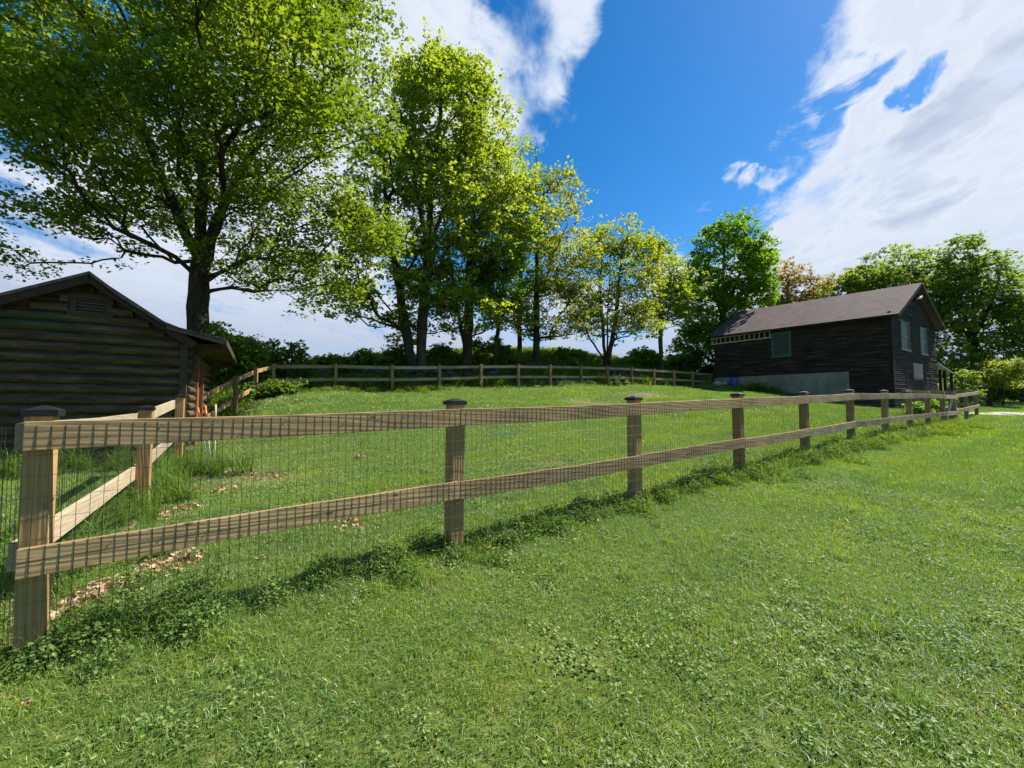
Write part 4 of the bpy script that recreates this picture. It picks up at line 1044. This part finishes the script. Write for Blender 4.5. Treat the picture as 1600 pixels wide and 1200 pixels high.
bush('bush between the pale straight trunk and the twin trunk', 692, 590, 25, 3, [(685, 566, 22, 18), (705, 560, 16, 20), (690, 545, 12, 14)], 260, 6500, .12, L_bush, GH, seed=6, tint=(.6, .3))
bush('dark bush right of the twin trunk tree', 765, 590, 26, 4, [(750, 555, 24, 24), (790, 560, 26, 20), (772, 545, 18, 16)], 300, 8000, .12, L_dark, GH, seed=7)
bush('wide bush between the two upright trunks at the middle right', 815, 588, 27, 4, [(815, 572, 30, 12), (870, 568, 30, 14), (880,556,14,12), (850, 575, 25, 10)], 300, 8500, .12, L_bush, GH, seed=8)
bush('bright low bush right of the yellow green tree', 905, 588, 29, 4, [(890, 562, 26, 14), (920, 568, 22, 12), (900, 552, 14, 8)], 260, 7500, .13, L_green, GH, seed=9, tint=(.45, .3))
bush('bush right of the many stemmed pale tree', 985, 588, 33, 4, [(985, 568, 26, 12), (1010, 562, 26, 14), (1000, 552, 16, 8)], 260, 7500, .14, L_green, GH, seed=10, tint=(.5, .3))
bush('dark bush under the drooping pale tree', 1045, 590, 36, 4, [(1040, 570, 26, 12), (1070, 570, 24, 14), (1060, 560, 18, 10)], 260, 8000, .15, L_dark, GH, seed=11)
bush('dark bush below the tall green tree beside the barn wall', 1095, 595, 38, 4, [(1095, 572, 24, 16), (1115, 578, 16, 14), (1085,560,16,12)], 260, 8000, .16, L_dark, GH, seed=12)
bush('dense grey green lilac bush beside the barn porch', 1500, 640, 33, 5, [(1500, 612, 26, 22), (1485, 620, 18, 18), (1508, 592, 14, 14)], 320, 9000, .13, L_bush, None, seed=13, tint=(.65, .25), name='lilac_bush')
bush('dark hedge like bush below the ornamental tree', 1560, 625, 38, 5, [(1545, 610, 24, 14), (1575, 612, 26, 14), (1600, 612, 26, 14)], 360, 11000, .15, L_dark, None, seed=14)
bush('leafy rhubarb like plants growing between the far fence posts', 1455, 645, 19, 4, [(1437, 636, 14, 8), (1462, 636, 12, 9), (1448, 640, 18, 6)], 130, 2200, .13, L_green, None, seed=15, tint=(.7, .3), name='garden_plant')
bush('low weedy bush hugging the barn foundation beside the blue bin', 1185, 612, 27.5, 4, [(1175, 606, 18, 6), (1200, 612, 16, 5)], 120, 3000, .10, L_dark, None, seed=16)
bush('bramble bank inside the back corner of the climbing fence', 420, 640, 15.6, 6, [(415, 622, 36, 20), (440, 612, 22, 16), (400, 635, 30, 14), (460,605,14,10)], 420, 11000, .085, L_bush, None, seed=17, tint=(.45, .3), spread=.14)

# far wood that reads as one mass (beyond the hilltop)
P_, N_ = [], []
for k in range(60000):
    a = math.radians(R.uniform(-62, 62)); rr = R.uniform(95, 125); x, y = rr*math.sin(a), rr*math.cos(a)
    h = 4.0 + 2.2*mnoise.noise(Vector((x*.06, y*.06, 1))) + 1.6*mnoise.noise(Vector((x*.25, y*.25, 5)))
    if a > math.radians(35): h += 3
    P_.append((x, y, 1.0 + h*R.random()**.6))
P_ = np.array(P_); N_ = NR.normal(0, .7, (len(P_), 3)); N_[:, 2] += 1; N_ /= np.linalg.norm(N_, axis=1)[:, None]
V = leaf_quads(P_, N_, .75); wood = np_mesh('far_wood', V, 4, L_dark, None, {'tint': np.repeat(np.clip(NR.normal(.45, .2, len(P_)), 0, 1), 4)})
tag(wood, 'dark line of distant woodland beyond the hilltop', 'woodland', kind='stuff')

# field stone wall under the row of trees
def rocks(name, pts, label, mat):
    mb = MB()
    for (x, y, z, s) in pts:
        n0 = len(mb.v); M = Matrix.Rotation(R.uniform(0, 6), 3, 'Z') @ Matrix.Rotation(R.uniform(-.4, .4), 3, 'X')
        rings = [(-.35, .55), (-.15, .95), (.12, 1.0), (.34, .62)]; k = 7
        ph = [R.uniform(.75, 1.15) for _ in range(k)]
        for zz, rr in rings:
            for j in range(k):
                v = M @ Vector((math.cos(2*PI*j/k)*rr*ph[j]*s*.75, math.sin(2*PI*j/k)*rr*ph[j]*s*.5, zz*s*.8)); mb.v.append((x+v.x, y+v.y, z+v.z))
        for q in range(3):
            for j in range(k): mb.f.append((n0+q*k+j, n0+q*k+(j+1) % k, n0+(q+1)*k+(j+1) % k, n0+(q+1)*k+j))
        mb.f.append(tuple(n0+3*k+j for j in range(k))); mb.f.append(tuple(n0+j for j in reversed(range(k))))
    return tag(mb.build(name, mat), label, 'stone wall')
m_stone = flat_mat('field_stone', (.12, .11, .085), .92, .15, 0, .5, 3)
def wall_pts(a, b, n, h):
    out = []
    for k in range(n):
        f = R.random(); x = a.x + (b.x-a.x)*f + R.uniform(-.35, .35); y = a.y + (b.y-a.y)*f + R.uniform(-.35, .35)
        out.append((x, y, g1(x, y) + R.uniform(-.1, h*.7), R.uniform(.2, .42)))
    return out
rocks('stone_wall', wall_pts(at(450, 600, 20.3), at(700, 600, 23.0), 170, .55), 'tumbled field stone wall seen through the left part of the back fence', m_stone)
rocks('stone_wall', wall_pts(at(700, 600, 23.2), at(900, 600, 27.5), 110, .4), 'low shaded stone wall running behind the middle of the row of trees', m_stone)
rocks('stone_wall', wall_pts(at(935, 570, 28.3), at(1000, 570, 30.5), 60, .5), 'stone heap at the foot of the many stemmed pale tree', m_stone)
# ------------------------------------------------------------------ ground cover (instanced patches)
lib = []
def reg(o): lib.append(o); return o
def blades(n, rad, h, w, seg=2, lean=.5, tint=(.35, .16), dead=.04, hvar=.35, soft=True):
    a = NR.uniform(0, 2*PI, n); q = rad*np.sqrt(NR.uniform(0, 1, n)); 
    if soft: q = rad*NR.uniform(0, 1, n)**.62
    b = np.stack([q*np.cos(a), q*np.sin(a), np.full(n, -.008)], -1)
    hh = h*NR.uniform(1-hvar, 1+hvar, n); la = NR.uniform(0, 2*PI, n); ln = np.abs(NR.normal(0, lean, n))
    ld = np.stack([np.cos(la), np.sin(la), np.zeros(n)], -1); wa = NR.uniform(0, PI, n)
    wd_ = np.stack([np.cos(wa), np.sin(wa), np.zeros(n)], -1)*(w*NR.uniform(.6, 1.3, n)/2)[:, None]
    up = np.array([0, 0, 1.])
    mid = b + up*(hh*.55)[:, None] + ld*(hh*ln*.25)[:, None]
    tip = b + up*(hh*(1-.28*np.minimum(ln, 1.5)))[:, None] + ld*(hh*ln*.95)[:, None]
    if seg == 2:
        V = np.stack([b-wd_, b+wd_, mid+wd_*.8, b-wd_, mid+wd_*.8, mid-wd_*.8, mid-wd_*.8, mid+wd_*.8, tip], 1).reshape(-1, 3); rp_ = 9
    else:
        V = np.stack([b-wd_, b+wd_, tip], 1).reshape(-1, 3); rp_ = 3
    tt = np.clip(NR.normal(tint[0], tint[1], n), 0, .84); dd = NR.random(n) < dead; tt[dd] = NR.uniform(.9, 1, dd.sum())
    return V, np.repeat(tt, rp_)
def rosette_leaves(n, rad, hmin, hmax, size, cup=.25, tint=(.5, .2), tilt=.45, clump=0):
    """small round leaves (fans of triangles) held at different heights"""
    if clump:
        cc = NR.uniform(-1, 1, (clump, 2))*rad*.75; ci = NR.integers(0, clump, n); P2 = cc[ci] + NR.normal(0, rad*.2, (n, 2))
    else:
        a = NR.uniform(0, 2*PI, n); q = rad*NR.uniform(0, 1, n)**.6; P2 = np.stack([q*np.cos(a), q*np.sin(a)], -1)
    rr = np.hypot(P2[:, 0], P2[:, 1])/rad
    z = hmin + (hmax-hmin)*NR.uniform(0, 1, n)*np.clip(1.15-rr**2, .15, 1)
    P = np.concatenate([P2, z[:, None]], 1); N = NR.normal(0, tilt, (n, 3)); N[:, 2] += 1; N /= np.linalg.norm(N, axis=1)[:, None]
    a = NR.normal(size=(n, 3)); a -= N*(a*N).sum(1)[:, None]; a /= np.linalg.norm(a, axis=1)[:, None]; b = np.cross(N, a)
    s_ = (size*NR.uniform(.55, 1.3, n)/2)[:, None]; k = 6; ring = []
    for j in range(k):
        t_ = 2*PI*j/k; lob = 1.0 if j % 2 == 0 else .82
        ring.append(P + (a*math.cos(t_) + b*math.sin(t_))*s_*lob + N*s_*cup*(1 if j % 2 else .6))
    V = []
    for j in range(k): V += [P, ring[j], ring[(j+1) % k]]
    V = np.stack(V, 1).reshape(-1, 3)
    tt = np.clip(NR.normal(tint[0], tint[1], n), 0, 1)
    # a thin stalk for each raised leaf
    return V, np.repeat(tt, 3*k)
def patch(name, parts, m):
    V = np.concatenate([p[0] for p in parts]); T = np.concatenate([p[1] for p in parts])
    return np_mesh(name, V, 3, m, None, {'tint': T}, link=False)
m_grass = grass_mat('lawn_grass')
m_tall = leaf_mat('tall_grass_blades', (.07, .14, .025), (.13, .22, .04), (.24, .31, .09), trans=.5)
m_clover = leaf_mat('clover_leaves', (.10, .17, .03), (.16, .25, .05), (.26, .34, .10), trans=.3, spec=.5)
m_weed = leaf_mat('creeping_weed_leaves', (.055, .105, .024), (.115, .195, .036), (.26, .34, .09), trans=.34, spec=.25)
m_dead = leaf_mat('dead_leaves', (.20, .11, .05), (.36, .23, .13), (.52, .38, .26), trans=.12, spec=.3)

def scatter(name, protos, P, yaw, scale, tilt=None, label=None, cat=None):
    coll = bpy.data.collections.new(name + '_patches')
    for o in protos: coll.objects.link(o)
    n = len(P); me = bpy.data.meshes.new(name); me.vertices.add(n); me.vertices.foreach_set('co', P.astype(np.float32).ravel())
    Nn = gn(P[:, 0], P[:, 1]); rx = -np.arcsin(np.clip(Nn[:, 1], -1, 1)); ry = np.arctan2(Nn[:, 0], Nn[:, 2])
    # rotation = align to normal, after yaw about the patch's own axis
    rot = np.empty((n, 3))
    from mathutils import Euler
    for i in range(n):
        M = (Vector((0, 0, 1)).rotation_difference(Vector(Nn[i]))).to_matrix() @ Matrix.Rotation(yaw[i], 3, 'Z'); e = M.to_euler(); rot[i] = e
    a = me.attributes.new('rot', 'FLOAT_VECTOR', 'POINT'); a.data.foreach_set('vector', rot.astype(np.float32).ravel())
    a = me.attributes.new('scl', 'FLOAT', 'POINT'); a.data.foreach_set('value', scale.astype(np.float32))
    a = me.attributes.new('idx', 'INT', 'POINT'); a.data.foreach_set('value', NR.integers(0, len(protos), n).astype(np.int32))
    o = bpy.data.objects.new(name, me); COL.objects.link(o)
    ng = bpy.data.node_groups.new(name + '_nodes', 'GeometryNodeTree')
    ng.interface.new_socket('Geometry', in_out='INPUT', socket_type='NodeSocketGeometry'); ng.interface.new_socket('Geometry', in_out='OUTPUT', socket_type='NodeSocketGeometry')
    gi = ng.nodes.new('NodeGroupInput'); go_ = ng.nodes.new('NodeGroupOutput'); ip = ng.nodes.new('GeometryNodeInstanceOnPoints')
    ci = ng.nodes.new('GeometryNodeCollectionInfo'); ci.inputs['Collection'].default_value = coll; ci.inputs['Separate Children'].default_value = True; ci.inputs['Reset Children'].default_value = True
    def at_(nm, ty):
        q = ng.nodes.new('GeometryNodeInputNamedAttribute'); q.data_type = ty; q.inputs[0].default_value = nm; return q.outputs[0]
    L = ng.links; L.new(gi.outputs[0], ip.inputs['Points']); L.new(ci.outputs[0], ip.inputs['Instance']); ip.inputs['Pick Instance'].default_value = True
    L.new(at_('idx', 'INT'), ip.inputs['Instance Index']); L.new(at_('rot', 'FLOAT_VECTOR'), ip.inputs['Rotation']); L.new(at_('scl', 'FLOAT'), ip.inputs['Scale'])
    L.new(ip.outputs[0], go_.inputs[0])
    md = o.modifiers.new('scatter', 'NODES'); md.node_group = ng
    tag(o, label, cat, kind='stuff'); return o
def grid_points(x0, x1, y0, y1, cell):
    gx = np.arange(x0, x1, cell); gy = np.arange(y0, y1, cell); Xg, Yg = np.meshgrid(gx, gy)
    x = Xg.ravel() + NR.uniform(0, cell, Xg.size); y = Yg.ravel() + NR.uniform(0, cell, Xg.size); return x, y
def in_poly(x, y, poly):
    ins = np.zeros(len(x), bool); j = len(poly)-1
    for i in range(len(poly)):
        xi, yi = poly[i][0], poly[i][1]; xj, yj = poly[j][0], poly[j][1]
        c_ = ((yi > y) != (yj > y)) & (x < (xj-xi)*(y-yi)/((yj-yi)+1e-12)+xi); ins ^= c_; j = i
    return ins
barn_poly = [(C.x, C.y), (P_r.x, P_r.y), (P_lr.x, P_lr.y), (P_l.x, P_l.y)]
cab = [SC, SC - wd*SW, SC - wd*SW + sd_*SD, SC + sd_*SD]; cab_poly = [(q.x, q.y) for q in cab]
def keep(x, y, pad=0):
    k = ~in_poly(x, y, barn_poly) & ~in_poly(x, y, cab_poly)
    k &= seg_dist(x, y, PATH) > (.95 + pad)
    k &= (np.abs(x) < 1.32*np.maximum(y, 0) + 3.5)
    for p, r in BARE: k &= (np.hypot(x-p.x, y-p.y) > r*NR.uniform(.45, 1.25, len(x)))
    return k
def field(name, protos, cell, dmin, dmax, smin, smax, label, cat, extra=None):
    x, y = grid_points(-60, 70, -1.2, dmax+1, cell); d = np.hypot(x, y)
    k = (d > dmin) & (d < dmax); x, y = x[k], y[k]; k = keep(x, y); 
    if extra is not None: k &= extra(x, y)
    x, y = x[k], y[k]; z = gz(x, y); n = len(x)
    return scatter(name, protos, np.stack([x, y, z], -1), NR.uniform(0, 2*PI, n), NR.uniform(smin, smax, n), None, label, cat)
def hillbrush(x, y):     # the lawn stops at the wild strip beyond the back fence
    return np.ones(len(x), bool)
near = [patch('grass_patch', [blades(600, .34, .043, .0040, 2, .8)], m_grass) for _ in range(4)]
mid = [patch('grass_patch', [blades(800, .55, .044, .0072, 1, .75)], m_grass) for _ in range(3)]
far = [patch('grass_patch', [blades(900, 1.1, .055, .017, 1, .7)], m_grass) for _ in range(3)]
field('near_grass', near, .25, 0, 6.2, .75, 1.2, 'short mown lawn grass in the foreground', 'grass')
field('mid_grass', mid, .38, 5.6, 15, .8, 1.25, 'mown lawn grass on both sides of the near fence further on', 'grass')
field('far_grass', far, .72, 14, 62, .8, 1.3, 'mown grass on the far slope and distant lawn', 'grass')
cl = [patch('clover_patch', [rosette_leaves(95, .22, .022, .050, .0165, tint=(.55, .2), clump=5)], m_clover) for _ in range(4)]
def clo(x, y):
    v = np.array([mnoise.noise(Vector((a*.9, b*.9, 2.5))) for a, b in zip(x, y)]); return NR.random(len(x)) < np.clip(.42 + v*1.3, .06, .95)
field('clover', cl, .30, 0, 7.5, .7, 1.35, 'pale round clover and weed leaves dotted through the lawn', 'clover', clo)
tuf = [patch('tuft', [blades(46, .07, .105, .0045, 2, .8, (.45, .15), .12, .4)], m_grass) for _ in range(4)]
field('longer_blades', tuf, .42, 0, 9, .6, 1.2, 'longer uncut grass blades and straws sticking out of the lawn', 'grass', lambda x, y: NR.random(len(x)) < .5)

# weeds along the near fence, thicker in places
def along(P, n, w0, w1, bias=0):
    out = []; cum = [0]
    for a, b in zip(P[:-1], P[1:]): cum.append(cum[-1] + math.hypot(b[0]-a[0], b[1]-a[1]))
    for _ in range(n):
        s_ = R.uniform(0, 1)**1.0*cum[-1]; i = min(len(P)-2, max(j for j in range(len(P)) if cum[j] <= s_)); f = (s_-cum[i])/(cum[i+1]-cum[i])
        a, b = Vector(P[i][:2]), Vector(P[i+1][:2]); d = (b-a).normalized(); nn = Vector((-d.y, d.x)); o_ = R.gauss(bias, 1)*(w0 + (w1-w0)*s_/cum[-1])
        q = a.lerp(b, f) + nn*o_; out.append((q.x, q.y, s_))
    return np.array(out)
def weed_patch(n, rad, h, size):
    V1, T1 = rosette_leaves(n, rad, .01, h, size, tint=(.45, .22), tilt=.6)
    k = n//4; idx = NR.integers(0, n, k)*18; c_ = V1[idx]                    # stalks to some of the leaves
    b = c_*np.array([.8, .8, 0]); w = np.array([.0016, .0008, 0]); Vs = np.stack([b-w, b+w, c_], 1).reshape(-1, 3)
    V2, T2 = blades(12, rad, h*1.3, .0035, 2, .5, (.3, .2), .0, .6)
    return [(V1, T1), (Vs, np.full(len(Vs), .3)), (V2, np.clip(T2, 0, 1))]
wp = [patch('weed_patch', weed_patch(230, .15, .16, .0235), m_weed if _ < 4 else m_tall) for _ in range(6)] + [patch('weed_patch', [blades(40, .12, .2, .005, 2, .7, (.5, .2), .0, .6)], m_tall)]
A1 = along(front[:11], 900, .065, .13, -.6); A1 = A1[np.array([mnoise.noise(Vector((q[0]*1.3, q[1]*1.3, 4))) > -.42 + (R.random()-.5)*.5 for q in A1])]
cl_pts = []
for i_, (k_, n_) in enumerate([(0, 12), (1, 20), (2, 20), (3, 26), (4, 20), (5, 16), (6, 14), (7, 12), (8, 12), (10, 16)]):
    for _ in range(n_): cl_pts.append((front[k_][0] + R.gauss(.0, .28), front[k_][1] + R.gauss(-.02, .2), 0))
for _ in range(34): p = at(R.uniform(90, 330), R.uniform(880, 985), R.uniform(2.2, 2.9)); cl_pts.append((p.x, p.y, 0))
for _ in range(22): f_ = R.uniform(-.9, .6); cl_pts.append((front[0][0] + f_, front[0][1] + f_*.6 + R.uniform(-.16, .1), 0))
A2 = np.array(cl_pts); AA = np.concatenate([A1, A2]); kk = keep(AA[:, 0], AA[:, 1]); AA = AA[kk | (NR.random(len(AA)) < .3)]
far_k = np.hypot(AA[:, 0], AA[:, 1])
scatter('fence_weeds', wp, np.stack([AA[:, 0], AA[:, 1], gz(AA[:, 0], AA[:, 1])], -1), NR.uniform(0, 2*PI, len(AA)), NR.uniform(.45, 1.25, len(AA))*np.clip(.52 + far_k*.07, .6, 1.25), None, 'dark leafy creeping weeds tangled along the foot of the near fence', 'weeds')
tg = [patch('tall_tuft', [blades(90, .13, .42, .0085, 2, .75, (.45, .2), .0, .45)], m_tall) for _ in range(4)]
TG = []
for _ in range(110): a = SC.lerp(SC - wd*SW, R.random()) + sn*abs(R.gauss(.25, .25)); TG.append((a.x, a.y))
for _ in range(60): q = Vector(side[1][:2]).lerp(Vector(side[2][:2]), R.random()); TG.append((q.x+R.gauss(-.1, .2), q.y+R.gauss(0, .2)))
for _ in range(30): q = Vector(side[0][:2]).lerp(Vector(side[1][:2]), R.uniform(.3, 1)); TG.append((q.x+R.gauss(-.15, .15), q.y+R.gauss(0, .2)))
for _ in range(26): pass
for _ in range(26): pass
for _ in range(40): p = at(R.uniform(310, 350), 700, R.uniform(6.5, 9)); TG.append((p.x+R.gauss(0, .2), p.y))
TG = [q for q in TG if R.random() < .55]; TG = np.array(TG); TG = TG[~in_poly(TG[:, 0], TG[:, 1], cab_poly)]
sc_ = NR.uniform(.45, 1.15, len(TG)); sc_ *= np.where(TG[:, 0] > 0, .6, 1)
scatter('tall_grass', tg, np.stack([TG[:, 0], TG[:, 1], gz(TG[:, 0], TG[:, 1])], -1), NR.uniform(0, 2*PI, len(TG)), sc_, None, 'tall uncut grass growing against the cabin wall and side fence posts', 'grass')
# rough herbage beyond and under the back fence
hp = [patch('herb_patch', [rosette_leaves(260, .6, .02, .42, .085, tint=(.5, .25), tilt=.7), blades(120, .6, .5, .012, 2, .6)], L_bush) for _ in range(4)]
x, y = grid_points(-34, 40, 10, 62, .75); k = keep(x, y); x, y = x[k], y[k]
Bk = np.array([q[:2] for q in back]); bd = seg_dist(x, y, [tuple(q[:2]) for q in back])
side_b = np.interp(x, Bk[:, 0], Bk[:, 1], left=Bk[0, 1]-6, right=99)       # y of the fence line at x
beh = (y > side_b + .25) & (bd > .3) & (x < back[-1][0]+8)
left_b = (x < np.interp(y, [side[3][1], side[4][1], side[5][1], side[6][1]], [side[3][0], side[4][0], side[5][0], side[6][0]])) & (y > 11) & (y < 30)
dens_ = np.array([mnoise.noise(Vector((a*.35, b*.35, 9))) for a, b in zip(x, y)])
kz = ((beh & ((bd < 5) | (dens_ > -.1)) & (dens_ + NR.normal(0, .15, len(x)) > -.25)) | left_b)
x, y = x[kz], y[kz]
scatter('wild_herbage', hp, np.stack([x, y, gz(x, y)], -1), NR.uniform(0, 2*PI, len(x)), NR.uniform(.5, 1.25, len(x)), None, 'rough knee high weeds and herbage beyond the back and hillside fences', 'undergrowth')
# low weeds at the far end of the near fence and beside the barn, shadows side
bw = []
for _ in range(130): f = R.random(); q = C + Ld*(BL*f) + nL*abs(R.gauss(.2, .3)); bw.append((q.x, q.y))
for _ in range(110): q = Vector(front[7][:2]).lerp(Vector(front[10][:2]), R.random()); bw.append((q.x+R.gauss(.1, .35), q.y+R.gauss(0, .35)))
for _ in range(50): q = Vector(back[0][:2]).lerp(Vector(back[3][:2]), R.random()); bw.append((q.x+R.gauss(0, .4), q.y-abs(R.gauss(0, .5))))
bw = np.array(bw)
scatter('low_weeds', hp, np.stack([bw[:, 0], bw[:, 1], gz(bw[:, 0], bw[:, 1])], -1), NR.uniform(0, 2*PI, len(bw)), NR.uniform(.25, .6, len(bw)), None, 'low weeds along the barn foundation and the far end of the near fence', 'weeds')
# dead leaves and straw
dl = [patch('dead_leaf_patch', [rosette_leaves(26, .16, .004, .035, .05, cup=.5, tint=(.55, .3), tilt=.7)], m_dead) for _ in range(4)]
DP = []
for px, py, d, r, n_ in [(130, 950, 2.75, .20, 20), (160, 935, 2.9, .2, 5), (255, 770, 4.7, .22, 8), (240, 800, 4.4, .3, 5), (350, 715, 6.6, .6, 8), (420, 725, 6.4, .6, 6), (530, 820, 4.4, .3, 5), (240, 905, 3.2, .3, 10)]:
    p = at(px, py, d)
    for _ in range(n_): DP.append((p.x + R.gauss(0, r*.6), p.y + R.gauss(0, r*.6)))
DP = np.array(DP)
scatter('dead_leaves', dl, np.stack([DP[:, 0], DP[:, 1], gz(DP[:, 0], DP[:, 1])], -1), NR.uniform(0, 2*PI, len(DP)), NR.uniform(.5, 1.1, len(DP)), None, 'dry brown fallen leaves lying inside the corner of the near fence', 'fallen leaves')
d1 = [patch('dead_leaf', [rosette_leaves(3, .05, .03, .055, .022, cup=.5, tint=(.4, .3), tilt=.7)], m_dead) for _ in range(4)]
field('scattered_leaves', d1, .62, 0, 9, .5, 1.0, 'single dry leaf scraps scattered over the foreground lawn', 'fallen leaves', lambda x, y: NR.random(len(x)) < .4)
